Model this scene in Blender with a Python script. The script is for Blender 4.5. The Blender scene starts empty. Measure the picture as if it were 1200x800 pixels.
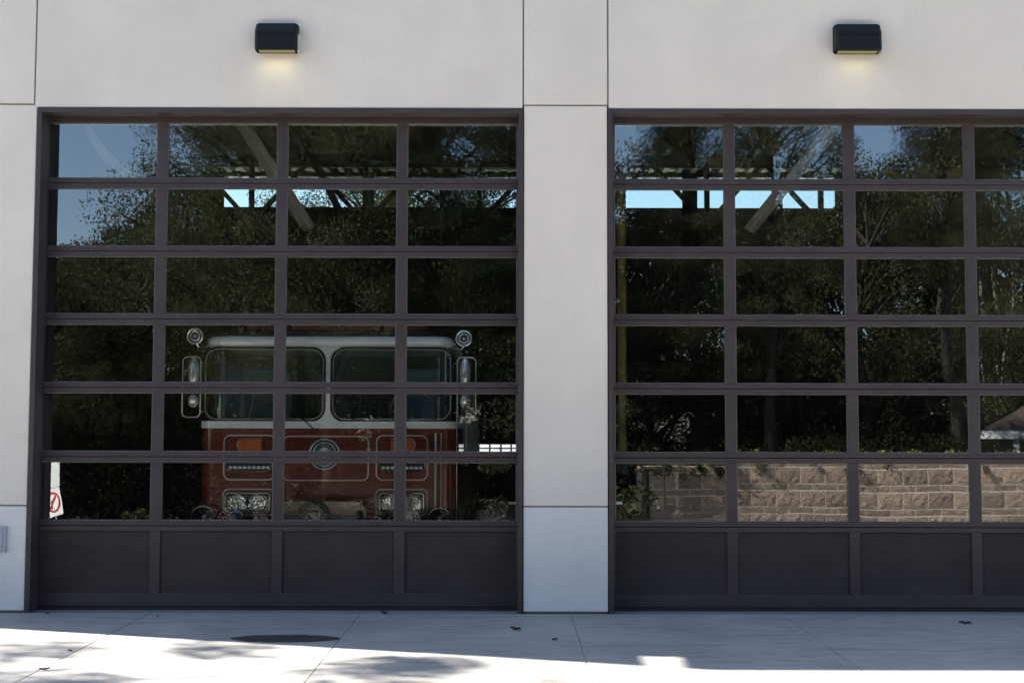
import bpy, bmesh, math, random
import numpy as np
from mathutils import Vector, Matrix, Euler
R = math.radians
PI = math.pi
random.seed(7)
scene = bpy.context.scene
COL = scene.collection

# ------------------------------------------------------------------ camera
F = 1530.0
CAM = Vector((0.0, -11.7, 1.65))
cd = bpy.data.cameras.new('camera')
cam = bpy.data.objects.new('camera', cd)
COL.objects.link(cam)
cd.sensor_width = 36.0
cd.lens = F / 1200 * 36
cd.clip_start = 0.05
cd.clip_end = 2000
PITCH = math.atan(100.0 / F)
ROLL = R(0.13)
rot = Matrix.Rotation(PI / 2 + PITCH, 3, 'X') @ Matrix.Rotation(ROLL, 3, 'Z')
cam.location = CAM
cam.rotation_euler = rot.to_euler()
scene.camera = cam


def at(px, py, Y):
    """world point on the plane y = Y that this photo pixel (1200 x 800) looks at"""
    d = rot @ Vector(((px - 600) / F, -(py - 400) / F, -1.0))
    t = (Y - CAM.y) / d.y
    return CAM + d * t


# ------------------------------------------------------------------ node helpers
def newmat(name):
    m = bpy.data.materials.new(name)
    m.use_nodes = True
    m.node_tree.nodes.clear()
    return m, m.node_tree.nodes, m.node_tree.links


def nd(N, t, **kw):
    n = N.new(t)
    for k, v in kw.items():
        setattr(n, k, v)
    return n


def noise(N, L, vec, scale, detail=4, rough=0.55, dist=0.0):
    n = N.new('ShaderNodeTexNoise')
    n.inputs['Scale'].default_value = scale
    n.inputs['Detail'].default_value = detail
    n.inputs['Roughness'].default_value = rough
    n.inputs['Distortion'].default_value = dist
    L.new(vec, n.inputs['Vector'])
    return n


def ramp(N, L, fac, stops):
    r = N.new('ShaderNodeValToRGB')
    e = r.color_ramp.elements
    e[0].position, e[0].color = stops[0][0], (*stops[0][1], 1)
    e[1].position, e[1].color = stops[-1][0], (*stops[-1][1], 1)
    for p, c in stops[1:-1]:
        q = e.new(p)
        q.color = (*c, 1)
    L.new(fac, r.inputs[0])
    return r


def mixc(N, L, fac, a, b, mode='MIX'):
    m = N.new('ShaderNodeMix')
    m.data_type = 'RGBA'
    m.blend_type = mode
    m.clamp_factor = True
    for s, v in ((0, fac), (6, a), (7, b)):
        if isinstance(v, (int, float)):
            m.inputs[s].default_value = v
        elif isinstance(v, tuple):
            m.inputs[s].default_value = (*v, 1)
        else:
            L.new(v, m.inputs[s])
    return m.outputs[2]


def g3(v):
    return (v, v, v)


def simple(name, col, rough=0.5, metal=0.0, var=0.12, vscale=3.0, bump=0.0, bscale=80, spec=0.5, coat=0.0):
    m, N, L = newmat(name)
    tc = N.new('ShaderNodeTexCoord')
    b = N.new('ShaderNodeBsdfPrincipled')
    o = N.new('ShaderNodeOutputMaterial')
    L.new(b.outputs[0], o.inputs[0])
    n = noise(N, L, tc.outputs['Object'], vscale, 6, 0.65)
    lo = tuple(c * (1 - var) for c in col)
    hi = tuple(min(1, c * (1 + var)) for c in col)
    r = ramp(N, L, n.outputs[0], [(0.3, lo), (0.7, hi)])
    L.new(r.outputs[0], b.inputs['Base Color'])
    rr = N.new('ShaderNodeMapRange')
    rr.inputs[3].default_value = max(0, rough - 0.08)
    rr.inputs[4].default_value = min(1, rough + 0.08)
    L.new(n.outputs[0], rr.inputs[0])
    L.new(rr.outputs[0], b.inputs['Roughness'])
    b.inputs['Metallic'].default_value = metal
    b.inputs['Specular IOR Level'].default_value = spec
    b.inputs['Coat Weight'].default_value = coat
    if bump:
        n2 = noise(N, L, tc.outputs['Object'], bscale, 4, 0.6)
        bp = N.new('ShaderNodeBump')
        bp.inputs['Strength'].default_value = bump
        bp.inputs['Distance'].default_value = 0.01
        L.new(n2.outputs[0], bp.inputs['Height'])
        L.new(bp.outputs[0], b.inputs['Normal'])
    return m


def glass_mat(name, refl=0.2, trans=0.78, tint=(0.93, 1, 0.97), warp=0.0035, dust=0.02, wscale=1.6):
    m, N, L = newmat(name)
    tc = N.new('ShaderNodeTexCoord')
    geo = N.new('ShaderNodeNewGeometry')
    o = N.new('ShaderNodeOutputMaterial')
    n = noise(N, L, tc.outputs['Object'], wscale, 1.5, 0.4)
    sub = nd(N, 'ShaderNodeVectorMath', operation='SUBTRACT')
    L.new(n.outputs['Color'], sub.inputs[0])
    sub.inputs[1].default_value = (0.5, 0.5, 0.5)
    sc = nd(N, 'ShaderNodeVectorMath', operation='SCALE')
    L.new(sub.outputs[0], sc.inputs[0])
    sc.inputs['Scale'].default_value = warp
    ad = nd(N, 'ShaderNodeVectorMath', operation='ADD')
    L.new(sc.outputs[0], ad.inputs[0])
    L.new(geo.outputs['Normal'], ad.inputs[1])
    nm = nd(N, 'ShaderNodeVectorMath', operation='NORMALIZE')
    L.new(ad.outputs[0], nm.inputs[0])
    gl = N.new('ShaderNodeBsdfGlossy')
    gl.inputs['Roughness'].default_value = 0.0
    gl.inputs['Color'].default_value = (0.88, 0.94, 1, 1)
    L.new(nm.outputs[0], gl.inputs['Normal'])
    tr = N.new('ShaderNodeBsdfTransparent')
    tr.inputs[0].default_value = (trans * tint[0], trans * tint[1], trans * tint[2], 1)
    fr = N.new('ShaderNodeLayerWeight')
    fr.inputs[0].default_value = 0.35
    mr = N.new('ShaderNodeMapRange')
    mr.inputs[3].default_value = refl
    mr.inputs[4].default_value = 0.95
    L.new(fr.outputs['Fresnel'], mr.inputs[0])
    mx = N.new('ShaderNodeMixShader')
    L.new(mr.outputs[0], mx.inputs[0])
    L.new(tr.outputs[0], mx.inputs[1])
    L.new(gl.outputs[0], mx.inputs[2])
    df = N.new('ShaderNodeBsdfDiffuse')
    df.inputs[0].default_value = (0.45, 0.43, 0.38, 1)
    n2 = noise(N, L, tc.outputs['Object'], 9, 6, 0.7, 0.6)
    mr2 = N.new('ShaderNodeMapRange')
    mr2.inputs[1].default_value = 0.4
    mr2.inputs[2].default_value = 0.8
    mr2.inputs[3].default_value = dust * 0.3
    mr2.inputs[4].default_value = dust * 3
    L.new(n2.outputs[0], mr2.inputs[0])
    mx2 = N.new('ShaderNodeMixShader')
    L.new(mr2.outputs[0], mx2.inputs[0])
    L.new(mx.outputs[0], mx2.inputs[1])
    L.new(df.outputs[0], mx2.inputs[2])
    L.new(mx2.outputs[0], o.inputs[0])
    return m


def emis(name, col, s):
    m, N, L = newmat(name)
    e = N.new('ShaderNodeEmission')
    e.inputs[0].default_value = (*col, 1)
    e.inputs[1].default_value = s
    o = N.new('ShaderNodeOutputMaterial')
    L.new(e.outputs[0], o.inputs[0])
    return m


def wall_mat(name, col):
    """painted tilt-up concrete: soft blotches, faint drips, pin holes"""
    m, N, L = newmat(name)
    tc = N.new('ShaderNodeTexCoord')
    geo = N.new('ShaderNodeNewGeometry')
    P = geo.outputs['Position']
    b = N.new('ShaderNodeBsdfPrincipled')
    o = N.new('ShaderNodeOutputMaterial')
    L.new(b.outputs[0], o.inputs[0])
    n1 = noise(N, L, P, 0.9, 5, 0.6, 0.4)
    r1 = ramp(N, L, n1.outputs[0], [(0.3, tuple(c * 0.91 for c in col)), (0.7, tuple(c * 1.04 for c in col))])
    mp = N.new('ShaderNodeMapping')
    mp.inputs['Scale'].default_value = (5, 5, 0.7)
    L.new(P, mp.inputs[0])
    n2 = noise(N, L, mp.outputs[0], 1.4, 5, 0.6, 0.5)
    r2 = ramp(N, L, n2.outputs[0], [(0.38, g3(0.985)), (0.62, g3(1.0))])
    c = mixc(N, L, 1.0, r1.outputs[0], r2.outputs[0], 'MULTIPLY')
    n3 = noise(N, L, P, 38, 3, 0.6)
    r3 = ramp(N, L, n3.outputs[0], [(0.25, g3(0.93)), (0.5, g3(1.0))])
    c = mixc(N, L, 0.7, c, r3.outputs[0], 'MULTIPLY')
    vo = N.new('ShaderNodeTexVoronoi')
    vo.inputs['Scale'].default_value = 5.5
    L.new(P, vo.inputs[0])
    wob = noise(N, L, P, 60, 2, 0.6)
    add = nd(N, 'ShaderNodeMath', operation='MULTIPLY_ADD')
    L.new(wob.outputs[0], add.inputs[0])
    add.inputs[1].default_value = 0.08
    L.new(vo.outputs['Distance'], add.inputs[2])
    r4 = ramp(N, L, add.outputs[0], [(0.05, g3(0.6)), (0.075, g3(1.0))])
    wn = N.new('ShaderNodeTexWhiteNoise')
    L.new(vo.outputs['Position'], wn.inputs[0])
    gt = nd(N, 'ShaderNodeMath', operation='GREATER_THAN')
    gt.inputs[1].default_value = 0.72
    L.new(wn.outputs[0], gt.inputs[0])
    c = mixc(N, L, gt.outputs[0], c, mixc(N, L, 1.0, c, r4.outputs[0], 'MULTIPLY'))
    # dust and splash low on the wall
    L.new(c, b.inputs['Base Color'])
    b.inputs['Roughness'].default_value = 0.75
    b.inputs['Specular IOR Level'].default_value = 0.3
    bp = N.new('ShaderNodeBump')
    bp.inputs['Strength'].default_value = 0.25
    bp.inputs['Distance'].default_value = 0.006
    nb = noise(N, L, P, 55, 6, 0.7)
    L.new(nb.outputs[0], bp.inputs['Height'])
    bp2 = N.new('ShaderNodeBump')
    bp2.inputs['Strength'].default_value = 0.35
    bp2.inputs['Distance'].default_value = 0.02
    L.new(n1.outputs[0], bp2.inputs['Height'])
    L.new(bp.outputs[0], bp2.inputs['Normal'])
    L.new(bp2.outputs[0], b.inputs['Normal'])
    return m


def apron_mat():
    m, N, L = newmat('apron_concrete')
    geo = N.new('ShaderNodeNewGeometry')
    P = geo.outputs['Position']
    b = N.new('ShaderNodeBsdfPrincipled')
    o = N.new('ShaderNodeOutputMaterial')
    L.new(b.outputs[0], o.inputs[0])
    n1 = noise(N, L, P, 0.8, 6, 0.62, 0.8)
    r1 = ramp(N, L, n1.outputs[0], [(0.3, (0.24, 0.24, 0.235)), (0.55, (0.31, 0.305, 0.295)), (0.75, (0.37, 0.36, 0.345))])
    mp = N.new('ShaderNodeMapping')
    mp.inputs['Scale'].default_value = (0.8, 5.0, 1)
    mp.inputs['Rotation'].default_value = (0, 0, R(4))
    L.new(P, mp.inputs[0])
    n2 = noise(N, L, mp.outputs[0], 1.7, 8, 0.72, 1.2)
    r2 = ramp(N, L, n2.outputs[0], [(0.36, g3(0.6)), (0.49, g3(0.97)), (0.60, g3(1.0)), (0.72, g3(1.2))])
    c = mixc(N, L, 0.75, r1.outputs[0], r2.outputs[0], 'MULTIPLY')
    # tyre scuffs: long thin dark dashes
    mp3 = N.new('ShaderNodeMapping')
    mp3.inputs['Scale'].default_value = (0.6, 14.0, 1)
    mp3.inputs['Rotation'].default_value = (0, 0, R(-7))
    L.new(P, mp3.inputs[0])
    n3 = noise(N, L, mp3.outputs[0], 1.5, 5, 0.7, 2.0)
    r3 = ramp(N, L, n3.outputs[0], [(0.31, g3(0.42)), (0.42, g3(1.0))])
    c = mixc(N, L, 0.85, c, r3.outputs[0], 'MULTIPLY')
    n4 = noise(N, L, P, 120, 3, 0.7)
    r4 = ramp(N, L, n4.outputs[0], [(0.3, g3(0.82)), (0.6, g3(1.05))])
    c = mixc(N, L, 0.8, c, r4.outputs[0], 'MULTIPLY')
    L.new(c, b.inputs['Base Color'])
    b.inputs['Roughness'].default_value = 0.8
    bp = N.new('ShaderNodeBump')
    bp.inputs['Strength'].default_value = 0.3
    bp.inputs['Distance'].default_value = 0.004
    L.new(n4.outputs[0], bp.inputs['Height'])
    L.new(bp.outputs[0], b.inputs['Normal'])
    return m


def block_mat():
    m, N, L = newmat('split_face_block')
    geo = N.new('ShaderNodeNewGeometry')
    P = geo.outputs['Position']
    b = N.new('ShaderNodeBsdfPrincipled')
    o = N.new('ShaderNodeOutputMaterial')
    L.new(b.outputs[0], o.inputs[0])
    at_ = N.new('ShaderNodeAttribute')
    at_.attribute_name = 'blockrand'
    n1 = noise(N, L, P, 26, 7, 0.75, 0.3)
    r1 = ramp(N, L, n1.outputs[0], [(0.34, (0.16, 0.11, 0.075)), (0.5, (0.36, 0.262, 0.19)), (0.66, (0.60, 0.46, 0.35))])
    mr = N.new('ShaderNodeMapRange')
    mr.inputs[3].default_value = 0.72
    mr.inputs[4].default_value = 1.2
    L.new(at_.outputs['Fac'], mr.inputs[0])
    c = mixc(N, L, 1.0, r1.outputs[0], mr.outputs[0], 'MULTIPLY')
    L.new(c, b.inputs['Base Color'])
    b.inputs['Roughness'].default_value = 0.95
    bp = N.new('ShaderNodeBump')
    bp.inputs['Strength'].default_value = 0.6
    bp.inputs['Distance'].default_value = 0.02
    L.new(n1.outputs[0], bp.inputs['Height'])
    L.new(bp.outputs[0], b.inputs['Normal'])
    return m


def leaf_mat(name, c1, c2, c3, trans=0.3):
    m, N, L = newmat(name)
    tc = N.new('ShaderNodeTexCoord')
    o = N.new('ShaderNodeOutputMaterial')
    n = noise(N, L, tc.outputs['Object'], 1.1, 3, 0.7)
    n2 = noise(N, L, tc.outputs['Object'], 9, 2, 0.6)
    mm = nd(N, 'ShaderNodeMath', operation='MULTIPLY_ADD')
    mm.inputs[1].default_value = 0.6
    L.new(n2.outputs[0], mm.inputs[0])
    hh = nd(N, 'ShaderNodeMath', operation='MULTIPLY')
    hh.inputs[1].default_value = 0.5
    L.new(n.outputs[0], hh.inputs[0])
    L.new(hh.outputs[0], mm.inputs[2])
    r = ramp(N, L, mm.outputs[0], [(0.38, c1), (0.55, c2), (0.72, c3)])
    d = N.new('ShaderNodeBsdfDiffuse')
    t = N.new('ShaderNodeBsdfTranslucent')
    L.new(r.outputs[0], d.inputs[0])
    L.new(r.outputs[0], t.inputs[0])
    mx = N.new('ShaderNodeMixShader')
    mx.inputs[0].default_value = trans
    L.new(d.outputs[0], mx.inputs[1])
    L.new(t.outputs[0], mx.inputs[2])
    L.new(mx.outputs[0], o.inputs[0])
    return m


def shingle_mat():
    m, N, L = newmat('roof_shingle')
    tc = N.new('ShaderNodeTexCoord')
    b = N.new('ShaderNodeBsdfPrincipled')
    o = N.new('ShaderNodeOutputMaterial')
    L.new(b.outputs[0], o.inputs[0])
    br = N.new('ShaderNodeTexBrick')
    br.inputs['Scale'].default_value = 4
    br.inputs['Color1'].default_value = (0.045, 0.034, 0.027, 1)
    br.inputs['Color2'].default_value = (0.07, 0.053, 0.042, 1)
    br.inputs['Mortar'].default_value = (0.04, 0.03, 0.025, 1)
    L.new(tc.outputs['Object'], br.inputs[0])
    L.new(br.outputs[0], b.inputs['Base Color'])
    b.inputs['Roughness'].default_value = 0.9
    return m


M = {}
M['wall'] = wall_mat('painted_concrete', (0.69, 0.62, 0.55))
M['base'] = wall_mat('painted_concrete_base', (0.67, 0.645, 0.625))
M['sealant'] = simple('joint_sealant', (0.22, 0.20, 0.19), 0.8)
M['bronze'] = simple('dark_bronze_paint', (0.048, 0.036, 0.037), 0.45, 0, 0.22, 2.5, 0.05, 300, 0.35)
M['bronze_panel'] = simple('embossed_bronze_paint', (0.044, 0.033, 0.029), 0.6, 0, 0.25, 3, 0.5, 220, 0.25)
M['bead'] = simple('glazing_bead', (0.13, 0.125, 0.125), 0.4, 0.3)
M['rubber'] = simple('black_rubber', (0.012, 0.012, 0.013), 0.7)
M['glass'] = glass_mat('door_glass', 0.15, 0.97, (0.97, 1, 0.985), 0.003, 0.003)
M['cabglass'] = glass_mat('cab_glass', 0.10, 0.8, (0.85, 1.0, 0.97), 0.02, 0.003, 2.0)
M['lampglass'] = glass_mat('headlamp_glass', 0.2, 0.9, (1, 1, 1), 0.3, 0.01, 60.0)
M['black'] = simple('black_housing', (0.005, 0.0055, 0.007), 0.6, 0, 0.2, 3, 0, 80, 0.25)
M['lens'] = emis('lamp_lens', (1.0, 0.9, 0.4), 0.05)
M['apron'] = apron_mat()
M['joint'] = simple('joint_filler', (0.2, 0.195, 0.185), 0.9)
M['asphalt'] = simple('asphalt', (0.05, 0.05, 0.052), 0.9, 0, 0.3, 1.5, 0.5, 90)
M['soil'] = simple('dark_soil', (0.035, 0.028, 0.02), 0.95, 0, 0.4, 1.5, 0.6, 20)
M['land'] = simple('dry_grass_land', (0.07, 0.075, 0.035), 0.95, 0, 0.35, 0.5)
M['pave'] = simple('pale_paving', (0.56, 0.55, 0.52), 0.85, 0, 0.1)
M['stain'] = simple('oil_stain', (0.035, 0.034, 0.034), 0.45, 0, 0.5, 6)
M['leaflit'] = simple('dead_leaf', (0.05, 0.03, 0.018), 0.8)
M['dark_steel'] = simple('dark_steel', (0.02, 0.019, 0.018), 0.6, 0.2)
M['brace'] = simple('grey_steel', (0.42, 0.42, 0.39), 0.6, 0, 0.2, 6)
M['deck'] = simple('roof_deck_steel', (0.34, 0.33, 0.28), 0.6, 0.1, 0.2)
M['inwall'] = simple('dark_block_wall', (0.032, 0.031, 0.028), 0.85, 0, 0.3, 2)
M['infloor'] = simple('sealed_floor', (0.22, 0.215, 0.205), 0.45, 0, 0.3, 1)
M['yellow'] = simple('yellow_hose', (0.17, 0.12, 0.02), 0.6, 0, 0.6, 4)
M['palehose'] = simple('pale_hose', (0.5, 0.5, 0.45), 0.6)
M['red'] = simple('red_paint', (0.20, 0.026, 0.018), 0.22, 0, 0.18, 2.5, 0, 80, 0.5, 0.6)
M['white'] = simple('white_paint', (0.88, 0.90, 0.90), 0.3, 0, 0.04, 3, 0, 80, 0.5, 0.4)
M['chrome'] = simple('chrome', (0.80, 0.80, 0.80), 0.12, 1.0, 0.05)
M['dullchrome'] = simple('dull_metal', (0.62, 0.61, 0.56), 0.4, 0.55, 0.15)
M['reflector'] = simple('lamp_reflector', (0.75, 0.75, 0.73), 0.45, 0.5, 0.25, 30)
M['mirrorback'] = simple('polished_mirror_back', (0.92, 0.92, 0.9), 0.22, 0.6, 0.05)
M['amber'] = simple('amber_lens', (0.75, 0.16, 0.03), 0.25, 0, 0.1)
M['redlens'] = simple('red_lens', (0.20, 0.03, 0.02), 0.25, 0, 0.1)
M['bluegl'] = simple('blue_lens', (0.05, 0.08, 0.22), 0.15, 0.2, 0.1)
M['tan'] = simple('tan_panel', (0.50, 0.36, 0.28), 0.5, 0, 0.25, 5)
M['olive'] = simple('olive_cap', (0.10, 0.115, 0.06), 0.5, 0, 0.2)
M['seat'] = simple('seat_vinyl', (0.05, 0.055, 0.07), 0.5)
M['seat_sky_tint'] = simple('sky_tinted_vinyl', (0.27, 0.38, 0.58), 0.5)  # blue put into the vinyl in place of sky reflected in the windscreen
M['tyre'] = simple('tyre_rubber', (0.015, 0.015, 0.015), 0.85)
M['block'] = block_mat()
M['mortar'] = simple('pale_mortar', (0.74, 0.66, 0.54), 0.9)
M['bark'] = simple('bark', (0.022, 0.018, 0.014), 0.95, 0, 0.4, 6, 0.8, 25)
M['palebark'] = simple('pale_bark', (0.26, 0.21, 0.165), 0.95, 0, 0.35, 6, 0.8, 25)
M['leaf_a'] = leaf_mat('leaf_dark', (0.022, 0.028, 0.013), (0.052, 0.058, 0.029), (0.13, 0.125, 0.065))
M['leaf_b'] = leaf_mat('leaf_olive', (0.028, 0.029, 0.014), (0.062, 0.061, 0.031), (0.14, 0.13, 0.07))
M['leaf_c'] = leaf_mat('leaf_conifer', (0.018, 0.026, 0.014), (0.038, 0.046, 0.026), (0.075, 0.076, 0.042), 0.2)
M['leaf_u'] = leaf_mat('leaf_undergrowth', (0.008, 0.009, 0.005), (0.016, 0.017, 0.009), (0.038, 0.036, 0.02), 0.15)
M['leaf_y'] = leaf_mat('leaf_yellow', (0.06, 0.065, 0.02), (0.17, 0.18, 0.05), (0.45, 0.43, 0.2), 0.4)
M['shingle'] = shingle_mat()
M['trim'] = simple('white_trim', (0.86, 0.86, 0.84), 0.5)
M['siding'] = simple('green_grey_siding', (0.30, 0.34, 0.29), 0.8)
M['signwhite'] = simple('sign_white', (0.80, 0.76, 0.74), 0.4)
M['signred'] = simple('sign_red', (0.50, 0.02, 0.03), 0.4)
M['signblack'] = simple('sign_black', (0.02, 0.02, 0.02), 0.4)
M['palegreen'] = simple('pale_green_board', (0.62, 0.68, 0.62), 0.5)
M['plate'] = simple('grey_plate', (0.33, 0.34, 0.38), 0.5)


# ------------------------------------------------------------------ mesh helpers
def tag(o, label=None, cat=None, group=None, kind=None):
    if label: o['label'] = label
    if cat: o['category'] = cat
    if group: o['group'] = group
    if kind: o['kind'] = kind
    return o


def empty(name, loc=(0, 0, 0), rz=0.0, label=None, cat=None, group=None):
    o = bpy.data.objects.new(name, None)
    o.empty_display_size = 0.2
    o.location = loc
    o.rotation_euler = (0, 0, rz)
    COL.objects.link(o)
    return tag(o, label, cat, group)


class MB:
    def __init__(s):
        s.bm = bmesh.new()

    def box(s, x0, x1, y0, y1, z0, z1):
        v = [s.bm.verts.new(p) for p in
             ((x0, y0, z0), (x1, y0, z0), (x1, y1, z0), (x0, y1, z0), (x0, y0, z1), (x1, y0, z1), (x1, y1, z1), (x0, y1, z1))]
        for f in ((0, 3, 2, 1), (4, 5, 6, 7), (0, 1, 5, 4), (1, 2, 6, 5), (2, 3, 7, 6), (3, 0, 4, 7)):
            s.bm.faces.new([v[i] for i in f])
        return s

    def quad(s, a, b, c, d):
        s.bm.faces.new([s.bm.verts.new(p) for p in (a, b, c, d)])
        return s

    def beam(s, a, b, w, h=None, up=(0, 0, 1)):
        h = h or w
        a, b = Vector(a), Vector(b)
        d = (b - a).normalized()
        u = Vector(up)
        if abs(d.dot(u)) > 0.98: u = Vector((0, 1, 0))
        r = d.cross(u).normalized()
        u = r.cross(d).normalized()
        vs = []
        for p in (a, b):
            for sx, sy in ((-1, -1), (1, -1), (1, 1), (-1, 1)):
                vs.append(s.bm.verts.new(p + r * (sx * w / 2) + u * (sy * h / 2)))
        for f in ((3, 2, 1, 0), (4, 5, 6, 7), (0, 1, 5, 4), (1, 2, 6, 5), (2, 3, 7, 6), (3, 0, 4, 7)):
            s.bm.faces.new([vs[i] for i in f])
        return s

    def ring(s, x0, x1, z0, z1, w, y0, y1):
        P = [[s.bm.verts.new((x, y, z)) for x, z in ((x0 - q, z0 - q), (x1 + q, z0 - q), (x1 + q, z1 + q), (x0 - q, z1 + q))] for y in (y0, y1) for q in (0, w)]
        a, b, c, d = P
        for i in range(4):
            j = (i + 1) % 4
            s.bm.faces.new((a[i], a[j], b[j], b[i])); s.bm.faces.new((c[i], d[i], d[j], c[j]))
            s.bm.faces.new((a[i], c[i], c[j], a[j])); s.bm.faces.new((b[i], b[j], d[j], d[i]))
        return s

    def tube(s, pts, rad, n=10, closed=False, caps=True):
        pts = [Vector(p) for p in pts]
        k = len(pts)
        rads = rad if isinstance(rad, (list, tuple)) else [rad] * k
        rings = []
        prev = None
        for i, p in enumerate(pts):
            if closed:
                d = (pts[(i + 1) % k] - pts[i - 1]).normalized()
            else:
                d = (pts[min(i + 1, k - 1)] - pts[max(i - 1, 0)]).normalized()
            if prev is None:
                u = Vector((0, 0, 1)) if abs(d.z) < 0.9 else Vector((0, 1, 0))
            else:
                u = prev
            r = d.cross(u).normalized()
            u = r.cross(d).normalized()
            prev = u
            rings.append([s.bm.verts.new(p + (r * math.cos(2 * PI * j / n) + u * math.sin(2 * PI * j / n)) * rads[i]) for j in range(n)])
        m = k if closed else k - 1
        for i in range(m):
            A, B = rings[i], rings[(i + 1) % k]
            for j in range(n):
                s.bm.faces.new((A[j], A[(j + 1) % n], B[(j + 1) % n], B[j]))
        if caps and not closed:
            s.bm.faces.new(rings[0][::-1])
            s.bm.faces.new(rings[-1])
        return s

    def lathe(s, c, axis, prof, n=28):
        """prof = [(radius, distance along axis)]"""
        c = Vector(c)
        ax = Vector(axis).normalized()
        u = Vector((0, 0, 1)) if abs(ax.z) < 0.9 else Vector((1, 0, 0))
        r = ax.cross(u).normalized()
        u = r.cross(ax).normalized()
        rings = []
        for rr, h in prof:
            rr = max(rr, 0.0005)
            rings.append([s.bm.verts.new(c + ax * h + (r * math.cos(2 * PI * j / n) + u * math.sin(2 * PI * j / n)) * rr) for j in range(n)])
        for A, B in zip(rings, rings[1:]):
            for j in range(n):
                s.bm.faces.new((A[j], A[(j + 1) % n], B[(j + 1) % n], B[j]))
        s.bm.faces.new(rings[0][::-1])
        s.bm.faces.new(rings[-1])
        return s

    def prism(s, poly, axis, a, b):
        """poly in 2D; axis 'y': poly=(x,z); 'z': poly=(x,y); 'x': poly=(y,z)"""
        def P(u, v, w):
            return {'y': (u, w, v), 'z': (u, v, w), 'x': (w, u, v)}[axis]
        A = [s.bm.verts.new(P(u, v, a)) for u, v in poly]
        B = [s.bm.verts.new(P(u, v, b)) for u, v in poly]
        n = len(poly)
        s.bm.faces.new(A)
        s.bm.faces.new(B[::-1])
        for i in range(n):
            s.bm.faces.new((A[i], B[i], B[(i + 1) % n], A[(i + 1) % n]))
        return s

    def build(s, name, mat, parent=None, bevel=0, seg=2, smooth=False, loc=None):
        bmesh.ops.recalc_face_normals(s.bm, faces=s.bm.faces[:])
        me = bpy.data.meshes.new(name)
        s.bm.to_mesh(me)
        s.bm.free()
        me.materials.append(mat)
        o = bpy.data.objects.new(name, me)
        COL.objects.link(o)
        if parent: o.parent = parent
        if loc: o.location = loc
        if smooth:
            me.polygons.foreach_set('use_smooth', [True] * len(me.polygons))
            md = o.modifiers.new('edges', 'EDGE_SPLIT')
            md.split_angle = R(40)
        if bevel:
            md = o.modifiers.new('bevel', 'BEVEL')
            md.width = bevel
            md.segments = seg
            md.limit_method = 'ANGLE'
            md.angle_limit = R(35)
        return o


def rrect(x0, x1, z0, z1, r, n=6):
    p = []
    for cx, cz, a in ((x1 - r, z1 - r, 0), (x0 + r, z1 - r, 90), (x0 + r, z0 + r, 180), (x1 - r, z0 + r, 270)):
        for i in range(n + 1):
            t = R(a + 90 * i / n)
            p.append((cx + r * math.cos(t), cz + r * math.sin(t)))
    return p


def children(o): return [c for c in bpy.data.objects if c.parent == o]


def copy_tree(o, parent=None):
    c = o.copy()
    COL.objects.link(c)
    c.parent = parent
    for ch in children(o): copy_tree(ch, c)
    return c


def holed_wall(mb, x0, x1, z0, z1, y0, y1, holes):
    xs = sorted({x0, x1, *[h[0] for h in holes], *[h[1] for h in holes]})
    zs = sorted({z0, z1, *[h[2] for h in holes], *[h[3] for h in holes]})
    for i in range(len(xs) - 1):
        run = None
        for j in range(len(zs) - 1):
            cx, cz = (xs[i] + xs[i + 1]) / 2, (zs[j] + zs[j + 1]) / 2
            hole = any(h[0] < cx < h[1] and h[2] < cz < h[3] for h in holes)
            if not hole:
                if run is None: run = zs[j]
            if hole or j == len(zs) - 2:
                if run is not None:
                    mb.box(xs[i], xs[i + 1], y0, y1, run, zs[j] if hole else zs[j + 1])
                    run = None
    return mb


# ------------------------------------------------------------------ layout from the photograph
XL0 = -4.312       # left opening
XL1 = 0.098
XR0 = 0.866
XR1 = 5.258
ZT = at(330, 126.5, 0).z          # opening top
ZJ = at(660, 123.5, 0).z          # panel joint above the doors
ZBASE = at(660, 593.5, 0).z       # base joint
ZPAR = 7.5
XCORN = -7.0
XEND = 9.5
YD = 0.20                         # door plane
SL = 1.12; SY = 0.36              # sun ray: per metre of fall it runs +x 1.12 and -y 0.36

# ------------------------------------------------------------------ ground
def slab_grid():
    mb = MB()
    xs = [-3.2 + 1.865 * k for k in range(-5, 8)]
    ys = [-0.0, -1.44, -3.4, -5.4]
    g = 0.0025
    for i in range(len(xs) - 1):
        for j in range(len(ys) - 1):
            mb.box(xs[i] + g, xs[i + 1] - g, ys[j + 1] + g, ys[j] - g, -0.12, 0.0)
    return mb

o = slab_grid().build('apron', M['apron'], bevel=0.005, seg=2); tag(o, kind='structure')
mb = MB(); mb.box(-12.6, 11.8, -5.41, 0.3, -0.3, -0.004)
tag(mb.build('apron_joint_bed', M['joint']), kind='structure')
# lower driveway and street fall gently away from the doors
mb = MB()
mb.quad((-40, -5.40, -0.004), (40, -5.40, -0.004), (40, -10.2, -0.30), (-40, -10.2, -0.30))
tag(mb.build('driveway', M['pave']), kind='structure')
mb = MB()
mb.quad((-40, -10.2, -0.30), (40, -10.2, -0.30), (40, -14.0, -0.42), (-40, -14.0, -0.42))
tag(mb.build('street', M['asphalt']), kind='structure')
mb = MB()
ring = [(-900, -900), (900, -900), (900, 900), (-900, 900)]
mb.quad(*[(x, y, -1.6) for x, y in ring])
tag(mb.build('ground', M['land']), kind='structure')
# ground level with the station on all its other sides
mb = MB()
mb.box(-42, -12.6, -5.39, 40, -1.7, -0.02)
mb.box(11.8, 42, -5.39, 40, -1.7, -0.02)
mb.box(-12.6, 11.8, 18.0, 40, -1.7, -0.03)
tag(mb.build('yard_ground', M['land']), kind='structure')
mb = MB(); mb.box(-12.5, 11.7, 16.25, 30, -0.03, 0.005)
tag(mb.build('rear_apron', M['pave']), kind='structure')


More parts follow.
